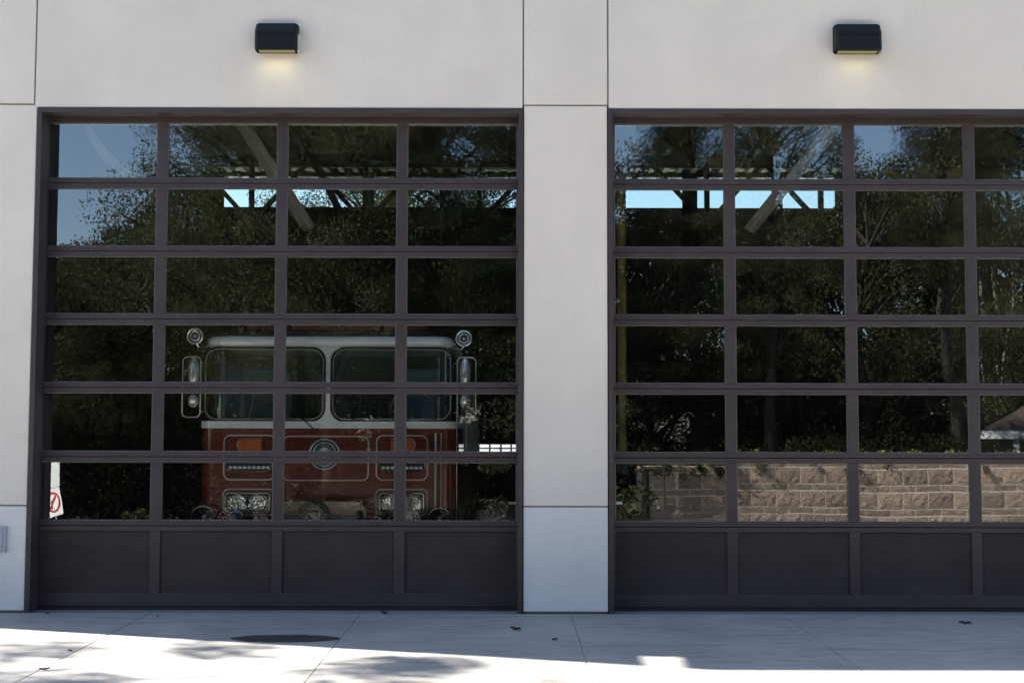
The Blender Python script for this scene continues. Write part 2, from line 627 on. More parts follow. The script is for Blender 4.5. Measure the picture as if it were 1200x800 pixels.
# ------------------------------------------------------------------ the fire station
st = empty('fire_station', (0, 0, 0), 0, 'pale painted concrete fire station with two glazed overhead doors', 'building')
G = 0.007


def panel(x0, x1, z0, z1, m='wall', th=0.19):
    mb = MB()
    mb.box(x0 + G, x1 - G, 0.0, th, z0 + G, z1 - G)
    return mb.build('wall_panel', M[m], st, bevel=0.006, seg=2)


XV0 = at(42, 60, 0).x
XV1 = at(613.3, 60, 0).x
XV2 = at(712.3, 60, 0).x
panel(-7.0, -5.6, ZBASE, ZJ); panel(-5.6, XL0, ZBASE, ZJ)
panel(-7.0, -5.6, 0.012, ZBASE, 'base'); panel(-5.6, XL0, 0.012, ZBASE, 'base')
panel(XL1, XR0, 0.012, ZBASE, 'base'); panel(XL1, XR0, ZBASE, ZJ)
panel(XR1, 7.3, 0.012, ZBASE, 'base'); panel(XR1, 7.3, ZBASE, ZJ)
panel(7.3, XEND, 0.012, ZBASE, 'base'); panel(7.3, XEND, ZBASE, ZJ)
panel(-7.0, XV0, ZJ, 5.62)
panel(XV1, XV2, ZJ, ZPAR)
panel(XR1 + 0.02, XEND, ZJ, ZPAR)
# headers over the doors reach 2 cm lower than the pier joint
panel(XV0, XV1, ZT - G, ZPAR)
panel(XV2, XR1 + 0.02, ZT - G, ZPAR)
def seal(*a): MB().box(*a).build('joint_sealant', M['sealant'], st)
seal(-5.63, -5.57, 0.016, 0.17, 0.02, ZJ + .02)
for x in (XV0, XV1, XV2, XR1 + 0.02):
    seal(x - 0.03, x + 0.03, 0.016, 0.17, ZT + 0.03, 5.6 if x == XV0 else ZPAR - .02)
seal(7.27, 7.33, 0.016, 0.17, 0.02, ZJ + .02)
for (a, b) in ((-6.98, XL0 - .01), (XL1 + .01, XR0 - .01), (XR1 + .01, XEND - .02)):
    for z in (ZBASE, ZJ):
        seal(a, b, 0.017, 0.169, z - 0.03, z + 0.03)
    seal(a, b, 0.02, 0.168, 0.002, 0.05)
# thin screen added over the low corner wing, raking slot shapes a sunlit patch
mb = MB()
mb.prism([(-7.0, 5.63), (XV0, 5.63), (XV0, 5.8), (-5.55, 5.8), (-6.98, 7.08), (-7.0, 7.08)], 'y', 0.02, 0.05)
mb.prism([(-5.35, 5.87), (XV0, 5.87), (XV0, ZPAR), (-7.0, ZPAR), (-7.0, 7.3)], 'y', 0.02, 0.05)
mb.box(XV0 - 0.1, XV0 - .005, 0.051, 0.11, 5.64, ZPAR - .01)
mb.build('sun_slot_screen', M['wall'], st)
# shell
YB = 16.0
ZC = 7.0
mb = MB()
mb.box(-7.0, -6.8, 0.20, 0.7, 0.0, 5.55); mb.box(-7.0, -6.8, 0.701, YB, 0.0, 7.15)
mb.build('side_wall', M['wall'], st)
mb = MB(); mb.box(XEND - 0.2, XEND, 0.2, YB, 0, 7.35)
mb.build('side_wall', M['wall'], st)
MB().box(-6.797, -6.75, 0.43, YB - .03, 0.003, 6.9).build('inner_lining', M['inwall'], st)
mb = MB(); mb.box(-7.0, XV0, 0.2, 0.72, 5.56, 5.7)  # roof kept low here so that sun can reach the screen slot
mb.build('wing_roof', M['deck'], st)
mb = MB(); mb.box(-6.8, XV0, 0.722, 0.80, 5.3, 7.15)
mb.build('upper_wall', M['wall'], st)
mb = MB(); mb.box(-6.8, XEND - .21, 0.0 + .22, YB, -0.1, 0.002)
mb.build('bay_floor', M['infloor'], st)
# ribbed steel roof deck, ribs run front to back; eave added to keep sun off rear windows
mb = MB()
mb.box(XV0 + .01, XEND, 0.2, 0.83, ZC + 0.16, ZC + 0.34); mb.box(-7.0, XEND, 0.83, YB + 1.0, ZC + 0.16, ZC + 0.34)
x = -6.7
while x < XEND - .3:
    mb.box(x, x + 0.11, 0.85, YB + 0.95, ZC + 0.08, ZC + 0.158)
    x += 0.3
mb.build('roof_deck', M['deck'], st)
# interior faces of the front wall
mb = MB()
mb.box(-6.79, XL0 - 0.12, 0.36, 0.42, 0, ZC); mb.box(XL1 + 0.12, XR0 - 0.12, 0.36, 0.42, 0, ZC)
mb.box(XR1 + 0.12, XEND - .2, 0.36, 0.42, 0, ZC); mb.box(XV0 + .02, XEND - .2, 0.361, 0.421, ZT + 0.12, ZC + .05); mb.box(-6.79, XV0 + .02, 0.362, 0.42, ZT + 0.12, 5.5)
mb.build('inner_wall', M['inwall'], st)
# rear wall with two bands of clerestory windows and a slotted rear door


def bz(y): return at(600, y, YB).z
def bx(px): return at(px, 235, YB).x


holes = []
lo = (bz(243.5), bz(207)); hi = (bz(201), bz(187.5))
for a, b in ((262, 332), (337, 425), (438, 516), (536, 606), (726, 800), (817, 852), (860, 905), (917, 979)):
    holes.append((bx(a), bx(b), lo[0], lo[1]))
for a, b in ((266, 330), (340, 380), (452, 474), (540, 612), (738, 800), (862, 930)):
    holes.append((bx(a), bx(b), hi[0], hi[1]))
slot = []
for zz0, zz1 in ((bz(524.3), bz(520.6)), (bz(529.4), bz(525.8))):
    for a, b in ((536, 539), (544, 547), (549, 560), (562, 573), (575, 586), (588, 598), (600, 611)):
        slot.append((at(a, 525, YB).x, at(b, 525, YB).x, zz0, zz1))
mb = MB()
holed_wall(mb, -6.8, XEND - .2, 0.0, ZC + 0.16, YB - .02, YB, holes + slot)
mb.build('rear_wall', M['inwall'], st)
for h in holes:
    fr = MB()
    w = 0.04
    fr.ring(h[0] + .005, h[1] - .005, h[2] + .005, h[3] - .005, w * .8, YB + 0.002, YB + 0.05)
    f = fr.build('window', M['dark_steel'], st)
    g = MB(); g.quad((h[0], YB + .02, h[2]), (h[1], YB + .02, h[2]), (h[1], YB + .02, h[3]), (h[0], YB + .02, h[3]))
    g.build('pane', M['cabglass'], f)
# roof trusses


def truss(Y, chord_w=0.16, n=7, phase=0.0):
    mb = MB()
    zl = ZC - 1.3; zu = ZC - 0.05
    xa, xb = -6.7, XEND - .25
    mb.box(xa, xb, Y - .08, Y + .08, zu - 0.1, zu + 0.12)
    k = n * 2
    P = [(xa + (xb - xa) * (i + phase) / k) for i in range(k + 1)]
    for i in range(k):
        z0, z1 = (zl, zu) if i % 2 else (zu, zl)
        x0, x1 = max(xa, P[i]), min(xb, P[i + 1])
        mb.beam((x0, Y, z0), (x1, Y, z1), 0.09, 0.09)
    mb.box(xa, xb, Y - .09, Y + .09, zl - 0.09, zl + 0.05)
    for i in range(1, k, 2):
        mb.box(P[i] - 0.16, P[i] + 0.16, Y - .02, Y + .02, zl, zl + 0.28)
        mb.box(P[i] - 0.05, P[i] + 0.05, Y - .05, Y + .05, zl, zu)
    return mb.build('truss', M['dark_steel'], st)


truss(14.2, phase=0.3)
truss(8.0, n=6, phase=0.1)
# pale raking tubes that hang the door tracks from the roof
for a, b in (((262, 110), (362, 268)), ((1008, 110), (878, 270))):
    A, B = at(*a, 2.6), at(*b, 3.4)
    MB().beam(A, B, 0.17, 0.09).build('roof_brace', M['brace'], st, bevel=0.015)
for a, b in (((330, 110), (405, 262)),):
    MB().beam(at(*a, 5.0), at(*b, 5.6), 0.07, 0.07).build('roof_brace', M['dark_steel'], st)
# header tube inside above the doors
mb = MB()
mb.tube([(-4.6, 0.75, 4.56), (XEND - .4, 0.75, 4.56)], 0.014, 12)
mb.build('torsion_shaft', M['brace'], st)
mb = MB(); mb.box(-4.6, XEND - .4, 3.2, 3.26, 5.30, 5.33)
mb.build('cable_tray', M['deck'], st)
# hanging light battens
for X in (3.42, 4.35):
    pass

# ------------------------------------------------------------------ door frames and doors


def door_frame(x0, x1, label):
    t = empty('door_frame', (x0, 0, 0), 0, label, 'door frame', 'bronze frames of the overhead doors')
    w = 0.043
    L_ = x1 - x0
    MB().box(0.001, w, -0.012, 0.17, 0.002, ZT - 0.0).build('jamb', M['bronze'], t, bevel=0.003)
    MB().box(L_ - w, L_ - 0.001, -0.012, 0.17, 0.002, ZT - 0.0).build('jamb', M['bronze'], t, bevel=0.003)
    MB().box(w + .001, L_ - w - .001, -0.0115, 0.171, ZT - 0.046, ZT - 0.001).build('head', M['bronze'], t, bevel=0.003)
    mb = MB()
    mb.box(w - .03, w - .004, 0.172, 0.34, 0.003, ZT); mb.box(L_ - w + .004, L_ - w + .03, 0.172, 0.34, 0.003, ZT)
    mb.build('weather_strip', M['rubber'], t)
    return t


def section_zs():
    ys = [616.7, 535.8, 454.8, 374.6, 295.2, 215.6]
    z = [0.03, at(600, 616.7, YD).z]
    for y in ys[1:]: z.append(at(600, y, YD).z)
    z.append(at(600, 145, YD).z + 0.075)
    return z


ZS = section_zs()
PITCHX = 1.106


def make_door(cx0, label, seed):
    rnd = random.Random(seed)
    t = empty('overhead_door', (cx0, YD, 0), 0, label, 'garage door', 'glazed overhead doors')
    xs = [PITCHX * k for k in range(5)]
    hw = 0.047
    a, b = -hw, xs[-1] + hw
    for k in range(7):
        z0, z1 = ZS[k] + 0.0025, ZS[k + 1] - 0.0025
        rt = 0.044 if k < 6 else 0.072
        rb = 0.044 if k else 0.115
        sec = empty('door_section', (0, 0, 0)); sec.parent = t
        fr = MB()
        fr.box(a, b, 0, 0.045, z1 - rt, z1)
        fr.box(a, b, 0, 0.045, z0, z0 + rb)
        for x in xs:
            fr.box(x - hw, x + hw, 0.0005, 0.044, z0 + rb - .001, z1 - rt + .001)
        # lift-out: the frame mesh itself is the section, so replace the empty
        bpy.data.objects.remove(sec)
        sec = fr.build('door_section', M['bronze'], t, bevel=0.0035)
        for j in range(4):
            x0, x1 = xs[j] + hw, xs[j + 1] - hw
            zz0, zz1 = z0 + rb, z1 - rt
            if k == 0:
                MB().box(x0 - .005, x1 + .005, 0.018, 0.03, zz0 - .005, zz1 + .005).build('solid_panel', M['bronze_panel'], sec)
                continue
            bw = 0.007
            bd = MB()
            bd.box(x0, x1, 0.010, 0.03, zz1 - bw, zz1 + .002); bd.box(x0, x1, 0.010, 0.03, zz0 - .002, zz0 + bw)
            bd.box(x0 - .002, x0 + bw, 0.011, 0.031, zz0 + bw, zz1 - bw); bd.box(x1 - bw, x1 + .002, 0.011, 0.031, zz0 + bw, zz1 - bw)
            bd.build('glazing_bead', M['bead'], sec)
            # each pane sits very slightly out of true, as real glazing does
            p = MB()
            tx, tz = rnd.uniform(-1, 1) * 0.0022, rnd.uniform(-1, 1) * 0.0022
            cx, cz = (x0 + x1) / 2, (zz0 + zz1) / 2
            def yy(x, z): return 0.022 + tx * (x - cx) + tz * (z - cz)
            c = [(x0, zz0), (x1, zz0), (x1, zz1), (x0, zz1)]
            p.quad(*[(x, yy(x, z), z) for x, z in c])
            p.build('pane', M['glass'], sec)
    MB().box(a, b, 0.004, 0.04, 0.002, 0.029).build('bottom_seal', M['rubber'], t)
    return t


door_frame(XL0, XL1, 'dark bronze frame around the left overhead door')
door_frame(XR0, XR1, 'dark bronze frame around the right overhead door')
make_door(-4.333, 'dark bronze overhead door with gridded glass, the fire engine behind it', 11)
make_door(0.892, 'dark bronze overhead door with gridded glass mirroring a block wall', 23)

# small light-beam sensors beside the pier
for (pa, pb, lab) in ((596, 606, 'small pale door sensor left of the concrete pier'), (719, 729, 'small pale door sensor right of the concrete pier')):
    A, B = at(pa, 589, 0.33), at(pb, 589, 0.33)
    mb = MB(); mb.box(A.x, B.x, 0.30, 0.33, A.z - .012, A.z + .012)
    if pa < 600: mb.box(B.x, B.x + .06, 0.315, 0.345, A.z - .03, A.z + .03)
    else: mb.box(A.x - .06, A.x, 0.315, 0.345, A.z - .03, A.z + .03)
    tag(mb.build('door_sensor', M['trim'], bevel=0.003), lab, 'sensor', 'door beam sensors')

# ------------------------------------------------------------------ wall lights


def wall_light(px0, px1, py0, py1, label, power):
    a, b = at(px0, py1, -0.1), at(px1, py0, -0.1)
    cx = (a.x + b.x) / 2
    w = (b.x - a.x) / 2
    z0, z1 = a.z, b.z
    h = z1 - z0
    t = empty('wall_light', (cx, 0, (z0 + z1) / 2), 0, label, 'wall light', 'wall lights above the overhead doors')
    # housing: cut-off wedge with a crease across the front and chamfered ends
    prof = [(-0.004, h / 2), (-0.09, h / 2), (-0.145, h * 0.18), (-0.15, -h / 2 + 0.02), (-0.13, -h / 2), (-0.02, -h / 2), (-0.004, -h / 2 + .02)]
    mb = MB()
    ends = [(-w, 0.86, 0), (-w + 0.025, 1, 0), (w - 0.025, 1, 0), (w, 0.86, 0)]
    rings = []
    for x, s_, _ in ends:
        rings.append([mb.bm.verts.new((x, y * s_, z * (0.5 + s_ / 2))) for y, z in prof])
    n = len(prof)
    for A, B in zip(rings, rings[1:]):
        for j in range(n):
            if j == 4: continue           # open bottom where the lens sits
            mb.bm.faces.new((A[j], A[(j + 1) % n], B[(j + 1) % n], B[j]))
    mb.bm.faces.new(rings[0]); mb.bm.faces.new(rings[-1][::-1])
    mb.build('housing', M['black'], t, bevel=0.003)
    MB().box(-w + 0.01, w - 0.01, -0.1525, -0.1485, h * 0.06, h * 0.09).build('trim_line', M['black'], t)
    MB().box(w - 0.004, w + 0.016, -0.10, -0.002, -h / 2 - 0.004, h * 0.1).build('hinge_bracket', M['dullchrome'], t, bevel=0.003)
    MB().box(-w + 0.03, w - 0.03, -0.125, -0.03, -h / 2 + .004, -h / 2 + .012).build('lens', M['lens'], t)
    ld = bpy.data.lights.new('wall_light_lamp', 'AREA')
    ld.shape = 'RECTANGLE'; ld.size = 2 * w - .12; ld.size_y = 0.03
    ld.energy = power
    ld.color = (1.0, 0.93, 0.42)
    ld.spread = R(140)
    lo_ = bpy.data.objects.new('lamp', ld); COL.objects.link(lo_)
    lo_.parent = t
    lo_.location = (0, -0.12, -h / 2 - 0.006)
    lo_.rotation_euler = (R(6), 0, 0)
    return t


wall_light(299, 349, 27, 60, 'black wedge wall light above the left overhead door', 0.055)
wall_light(979, 1032, 28, 61, 'black wedge wall light above the right overhead door', 0.038)

# small metal box on the base panel at the frame's left edge
a, b = at(-14, 646, 0), at(8.5, 616, 0)
t = empty('wall_box', ((a.x + b.x) / 2, 0, (a.z + b.z) / 2), 0, 'small grey metal box set in the base of the wall, left of the doors', 'utility box')
w, h = (b.x - a.x) / 2, (b.z - a.z) / 2
MB().box(-w, w, -0.022, -0.001, -h, h).build('cover', M['plate'], t, bevel=0.004)
MB().prism(rrect(-w + .03, w - .03, -h + .03, h - .03, 0.03), 'y', -0.028, -0.0225).build('lid', M['plate'], t)

# ------------------------------------------------------------------ things on the ground
def gp(px, py, z=0.0):
    d = rot @ Vector(((px - 600) / F, -(py - 400) / F, -1.0))
    tt = (z - CAM.z) / d.z
    return CAM + d * tt


rs = random.Random(3)
c = gp(335, 748)
mb = MB()
poly = []
for k in range(40):
    a_ = 2 * PI * k / 40
    rx = 0.40 * (1 + rs.uniform(-.04, .04)); ry = 0.17 * (1 + rs.uniform(-.1, .1))
    poly.append((rx * math.cos(a_) * (1 if abs(math.cos(a_)) < .9 else 1.05), ry * math.sin(a_)))
mb.prism(poly, 'z', 0.002, 0.006)
tag(mb.build('oil_stain', M['stain'], loc=(c.x, c.y, 0)), 'long dark oily stain on the concrete in front of the left door', 'stain')
leafspots = [(604, 738, 0.055, 'black twisted dead leaf on the shaded concrete below the pier'),
             (55, 719, 0.02, 'tiny dark dead leaf on shaded concrete by the left corner of the left door'),
             (185, 722, 0.022, 'small dark dead leaf on shaded concrete under the left door'),
             (52, 785, 0.035, 'black dead leaf on the sunlit concrete at the lower left'),
             (82, 763, 0.022, 'small dead leaf on sunlit concrete, above the larger one at lower left'),
             (450, 719, 0.05, 'flat dark scrap at the foot of the left door'),
             (1131, 731, 0.05, 'dark dead leaf on shaded concrete at the far right'),
             (650, 750, 0.03, 'small brown leaf on shaded concrete right of the black twisted leaf')]
for px, py, s_, lab in leafspots:
    c = gp(px, py)
    mb = MB()
    n = 9
    top = []
    for k in range(n):
        u = k / (n - 1)
        wd = s_ * 0.45 * math.sin(PI * u) ** 0.8 + 0.001
        zc_ = 0.006 + s_ * 0.35 * abs(u - .5) + rs.uniform(0, .004)
        top.append((Vector(((u - .5) * s_ * 2, -wd, zc_ + s_ * .25)), Vector(((u - .5) * s_ * 2, 0, zc_ - .004)), Vector(((u - .5) * s_ * 2, wd, zc_ + s_ * .15))))
    for A, B in zip(top, top[1:]):
        mb.quad(A[0], B[0], B[1], A[1]); mb.quad(A[1], B[1], B[2], A[2])
    mb.tube([(-s_, 0, .008), (-s_ * 1.5, s_ * .3, .012)], 0.0015, 5)
    o = mb.build('dead_leaf', M['leaflit'], loc=(c.x, c.y, 0))
    o.rotation_euler = (0, 0, rs.uniform(0, 6))
    tag(o, lab, 'leaf', 'litter of dead leaves on the apron')

# ------------------------------------------------------------------ the fire engine
YF = 0.78
TX = at(384.5, 450, YF).x
def tx(px): return at(px, 450, YF).x - TX
def tz(py): return at(384.5, py, YF).z
truck = empty('fire_engine', (TX, YF, 0), 0, 'red fire engine with a white cab top parked behind the left door', 'fire engine')
HW = 1.218
ZBELT = tz(502)
def plan(hw, y0, y1, r, n=8):
    p = [(-hw, y1)]
    for i in range(n + 1):
        t_ = R(180 + 90 * i / n); p.append((-hw + r + r * math.cos(t_), y0 + r + r * math.sin(t_)))
    for i in range(n + 1):
        t_ = R(270 + 90 * i / n); p.append((hw - r + r * math.cos(t_), y0 + r + r * math.sin(t_)))
    p.append((hw, y1))
    return p

MB().prism(plan(HW, 0, 2.3, 0.13), 'z', 0.42, ZBELT).build('cab_body', M['red'], truck, smooth=True)
# white belt, roof and windscreen surround
MB().prism(plan(HW + 0.012, -0.016, 2.3, 0.14), 'z', ZBELT + 0.002, tz(493.5)).build('belt', M['white'], truck, smooth=True, bevel=0.01)
mb = MB(); mb.prism(plan(HW - 0.02, -0.01, 2.3, 0.2), 'z', tz(407.5), tz(393.5))
roof = mb.build('cab_roof', M['white'], truck, bevel=0.075, seg=5, smooth=False)
zr, zb_ = tz(407), tz(493.5)
r_ = 0.12; cw = 0.028
pil = [(-cw, zb_ + r_)]
def arc(cx, cz, a0, a1, n=7):
    return [(cx + r_ * math.cos(R(a0 + (a1 - a0) * i / n)), cz + r_ * math.sin(R(a0 + (a1 - a0) * i / n))) for i in range(n + 1)]
poly = arc(-cw - r_, zr - r_, 90, 0) + arc(-cw - r_, zb_ + r_, 0, -90) + arc(cw + r_, zb_ + r_, 270, 180) + arc(cw + r_, zr - r_, 180, 90)
MB().prism(poly, 'y', -0.004, 0.04).build('centre_pillar', M['white'], truck)
# glass: wraps round the cab corners
def wrap_sheet(s, off, name, mat, z0, z1, xin):
    path = [(xin, off)]
    r2 = 0.2
    hx = HW - 0.03
    for i in range(9):
        t_ = R(270 + 90 * i / 8); path.append((hx - r2 + r2 * math.cos(t_), off + r2 + r2 * math.sin(t_)))
    path.append((hx, 0.75))
    mb = MB()
    vs = [[mb.bm.verts.new((s * x, y, z)) for z in (z0, z1)] for x, y in path]
    for A, B in zip(vs, vs[1:]): mb.bm.faces.new((A[0], B[0], B[1], A[1]))
    return mb.build(name, mat, truck, smooth=True)
for s in (-1, 1):
    g = wrap_sheet(s, 0.03, 'windscreen', M['cabglass'], zb_, zr, 0.02)
    # rubber gasket and chrome line
    x0, x1 = (cw + .004, 1.02)
    loop = [(s * x, -0.002, z) for x, z in rrect(x0, x1 + .16, zb_ + .006, zr - .006, r_)]
    MB().tube(loop, 0.012, 6, closed=True).build('gasket', M['rubber'], g)
    loop = [(s * x, -0.006, z) for x, z in rrect(x0 + .016, x1 + .15, zb_ + .02, zr - .02, r_ - .01)]
    MB().tube(loop, 0.0035, 6, closed=True).build('bright_line', M['dullchrome'], g)
    # corner and door posts
    MB().box(*sorted((s * 1.10, s * 1.06)), 0.045, 0.10, zb_, zr).build('corner_post', M['rubber'], truck, bevel=0.01)
    MB().box(*sorted((s * (HW - .075), s * (HW - 0.025))), 0.72, 0.85, zb_, zr).build('door_post', M['red'], truck)
    # side door and handle
    d = MB().box(*sorted((s * HW, s * (HW + .02))), 0.35, 1.35, 0.55, ZBELT - .03).build('side_door', M['red'], truck, bevel=0.01)
    MB().box(*sorted((s * (HW + .021), s * (HW + .05))), 1.15, 1.28, 1.3, 1.33).build('handle', M['chrome'], d)
# closed rear half of the cab
MB().box(-HW + .03, HW - .03, 1.5, 2.29, ZBELT, tz(407.5)).build('cab_rear', M['seat'], truck)
# dash, seats and steering wheel behind the glass
MB().box(-1.1, 1.1, 0.12, 0.45, ZBELT - .2, ZBELT + .05).build('dashboard', M['seat'], truck, bevel=0.03)
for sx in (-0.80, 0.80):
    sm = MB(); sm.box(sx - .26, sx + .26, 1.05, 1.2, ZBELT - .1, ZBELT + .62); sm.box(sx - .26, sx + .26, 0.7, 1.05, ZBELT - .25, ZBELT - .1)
    sm.build('seat', M['seat_sky_tint'], truck, bevel=0.05)  # seat blue stands in for sky reflection at the windscreen sides
    xx = sorted((sx * 1.39, sx * 1.30))
    MB().box(xx[0], xx[1], 0.3, 1.1, ZBELT, zr - .1).build('sky_tint_panel', M['seat_sky_tint'], truck, bevel=0.02)  # added panel, its blue painted in for sky reflected in the glass
c = (0.78, 0.52, ZBELT + .17)
sw = [(c[0] + .23 * math.cos(R(a_)), c[1] - .1 * math.sin(R(a_)), c[2] + .2 * math.sin(R(a_))) for a_ in range(0, 360, 15)]
mb = MB().tube(sw, 0.016, 8, closed=True)
mb.beam((c[0] - .22, c[1], c[2]), (c[0] + .22, c[1], c[2]), 0.03, 0.02)
mb.tube([c, (c[0], 0.35, ZBELT)], 0.03, 8)
mb.build('steering_wheel', M['brace'], truck)
MB().box(0.25, 0.62, 0.12, 0.3, ZBELT + .055, ZBELT + .1).build('paper_tray', M['palegreen'], truck, bevel=0.005)
# wipers
for s in (-1, 1):
    mb = MB().tube([(s * 0.80 if s > 0 else -0.1, -0.03, ZBELT - .03), (s * 0.62 if s > 0 else -.28, -0.02, zb_ + .06), (s * 0.34 if s > 0 else -.58, -0.012, zb_ + .16)], 0.006, 6)
    mb.build('wiper', M['rubber'], truck)


def loop_trim(x0, x1, y0, y1, r=0.06, rad=0.0075, name='moulding', mat='dullchrome', par=None):
    lp = [(x, -0.004, z) for x, z in rrect(tx(x0), tx(x1), tz(y1), tz(y0), r)]
    return MB().tube(lp, rad, 6, closed=True).build(name, M[mat], par or truck)


for x0, x1 in ((264, 324), (442, 501.5)):
    loop_trim(x0, x1, 510, 562)
    loop_trim(x0, x1, 573, 603, 0.05)
loop_trim(333, 432.5, 511, 562.5)
# turn signals
for s, (x0, x1) in ((-1, (279.5, 308)), (1, (459, 487))):
    X0, X1, Z0, Z1 = tx(x0), tx(x1), tz(528.5), tz(514)
    rr = (Z1 - Z0) / 2 - .002
    pts = []
    if s < 0:
        for i in range(9):
            t_ = R(90 + 180 * i / 8); pts.append((X0 + rr + rr * math.cos(t_), (Z0 + Z1) / 2 + rr * math.sin(t_)))
        pts += [(X1, Z0), (X1, Z1)]
    else:
        for i in range(9):
            t_ = R(-90 + 180 * i / 8); pts.append((X1 - rr + rr * math.cos(t_), (Z0 + Z1) / 2 + rr * math.sin(t_)))
        pts += [(X0, Z1), (X0, Z0)]
    o = MB().prism(pts, 'y', -0.03, 0.0).build('turn_signal', M['amber'], truck, bevel=0.008)
    MB().tube([(x, -0.006, z) for x, z in pts], 0.009, 6, closed=True).build('bezel', M['dullchrome'], o)
# siren grilles under the signals
for x0, x1 in ((268, 320), (446, 498)):
    o = MB().prism(rrect(tx(x0), tx(x1), tz(552), tz(532), 0.05), 'y', -0.012, 0.0).build('siren_grille', M['rubber'], truck)
    MB().tube([(x, -0.014, z) for x, z in rrect(tx(x0), tx(x1), tz(552), tz(532), 0.05)], 0.008, 6, closed=True).build('bezel', M['chrome'], o)
    mb = MB()
    for k in range(9):
        xx = tx(x0 + 4 + k * (x1 - x0 - 8) / 8)
        mb.box(xx - .012, xx + .012, -0.02, -0.013, tz(549.5), tz(546))
    mb.box(tx(x0 + 3), tx(x1 - 3), -0.0165, -0.0135, tz(548.2), tz(547.2))
    mb.build('grille_bars', M['dullchrome'], o)
# headlights: two sealed beams in one bright bezel
for x0, x1 in ((267, 318), (446.5, 497.5)):
    X0, X1, Z0, Z1 = tx(x0), tx(x1), tz(599.5), tz(578)
    hl = MB().prism(rrect(X0, X1, Z0, Z1, 0.035), 'y', -0.02, 0.0).build('headlight', M['black'], truck)
    for rad, off, ins in ((0.011, -0.022, 0.0), (0.005, -0.024, 0.022)):
        MB().tube([(x, off, z) for x, z in rrect(X0 + ins, X1 - ins, Z0 + ins, Z1 - ins, 0.03)], rad, 6, closed=True).build('bezel', M['chrome'], hl)
    mid = (X0 + X1) / 2
    for a_, b_ in ((X0 + .03, mid - .008), (mid + .008, X1 - .03)):
        cx, cz = (a_ + b_) / 2, (Z0 + Z1) / 2
        o = MB()
        o.lathe((cx, -0.012, cz), (0, -1, 0), [(0.075, 0.012), (0.055, 0.004), (0.02, -0.004), (0.012, 0.006), (0.001, 0.01)], 20)
        bw = o.build('reflector', M['reflector'], hl, smooth=True)
        bw.scale = (1, 1, 1)
        gp_ = MB().prism(rrect(a_, b_, Z0 + .028, Z1 - .028, 0.02), 'y', -0.034, -0.028)
        gp_.build('lamp_lens', M['lampglass'], hl)
# round emblem: concentric bright rings round a plain cross
ec = (tx(381.5), 0, tz(532))
er = 0.145
o = MB().lathe((ec[0], 0.0, ec[2]), (0, -1, 0), [(er, 0.0), (er, 0.012), (0.001, 0.014)], 36).build('emblem', M['signblack'], truck, smooth=True)
for rr, ra in ((er - .004, .0085), (er - .035, .006), (.055, .006)):
    MB().tube([(ec[0] + rr * math.cos(R(a_)), -0.016, ec[2] + rr * math.sin(R(a_))) for a_ in range(0, 360, 8)], ra, 8, closed=True).build('emblem_ring', M['dullchrome'], o)
MB().lathe((ec[0], -0.0145, ec[2]), (0, -1, 0), [(er - .045, 0), (er - .045, .002), (0.001, .003)], 30).build('emblem_field', M['olive'], o, smooth=True)
mb = MB()
for k in range(4):
    a_ = PI / 2 * k
    u = Vector((math.cos(a_), 0, math.sin(a_))); v = Vector((-math.sin(a_), 0, math.cos(a_)))
    C_ = Vector((ec[0], -0.0215, ec[2]))
    mb.quad(C_ + v * .008, C_ - v * .008, C_ + u * .065 - v * .03, C_ + u * .065 + v * .03)
mb.build('cross', M['dullchrome'], o)
# tan tray panel with an olive cap
X0, X1 = tx(330.5), tx(434)
o = MB().prism(rrect(X0, X1, 0.45, (tz(582) - .03), 0.10), 'y', -0.30, -0.26).build('hose_tray', M['tan'], truck, bevel=0.006)
MB().tube([(x, -0.302, z) for x, z in rrect(X0, X1, 0.45, (tz(582) - .03), 0.10)], 0.005, 6, closed=True).build('tray_edge', M['tan'], o)
MB().box(X0 + .05, X1 - .05, -0.259, -0.001, 0.68, 0.72).build('tray_shelf', M['dark_steel'], o)
MB().lathe((tx(375), -0.30, tz(600.5)), (-0.25, -1, 0), [(0.12, -0.02), (0.12, 0.09), (0.105, 0.10), (0.001, 0.10)], 30).build('intake_cap', M['olive'], o, smooth=True)
MB().lathe((tx(378.5), -0.301, tz(600.5)), (0, -1, 0), [(0.128, 0), (0.128, 0.02), (0.11, .02)], 30).build('intake_collar', M['rubber'], o)
for px in (335.5, 427.5):
    MB().box(tx(px - 3.5), tx(px + 3.5), -0.33, -0.301, 0.62, tz(595)).build('latch', M['rubber'], o, bevel=0.005)
# bumper, horns, speaker rings
MB().prism([(x, y) for x, y in plan(HW + .03, -0.34, -0.02, 0.12)], 'z', 0.42, 0.66).build('bumper', M['chrome'], truck, bevel=0.02)
for px, py in ((244.5, 605.5), (517, 607)):
    C_ = (tx(px), -0.10, tz(py))
    h_ = MB().lathe(C_, (0, -1, 0), [(0.03, -0.1), (0.04, -0.04), (0.108, 0.05), (0.112, 0.055), (0.104, 0.05), (0.03, 0.0), (0.001, 0.0)], 30).build('horn', M['rubber'], truck, smooth=True)
    lp = [(C_[0] + .11 * math.cos(R(a_)), C_[1] - .055, C_[2] + .11 * math.sin(R(a_))) for a_ in range(0, 360, 12)]
    MB().tube(lp, 0.005, 6, closed=True).build('horn_rim', M['chrome'], h_)
    MB().lathe((C_[0], C_[1] - .0, C_[2]), (0, -1, 0), [(0.02, 0.0), (0.02, 0.02), (0.001, 0.025)], 14).build('horn_cap', M['dullchrome'], h_)
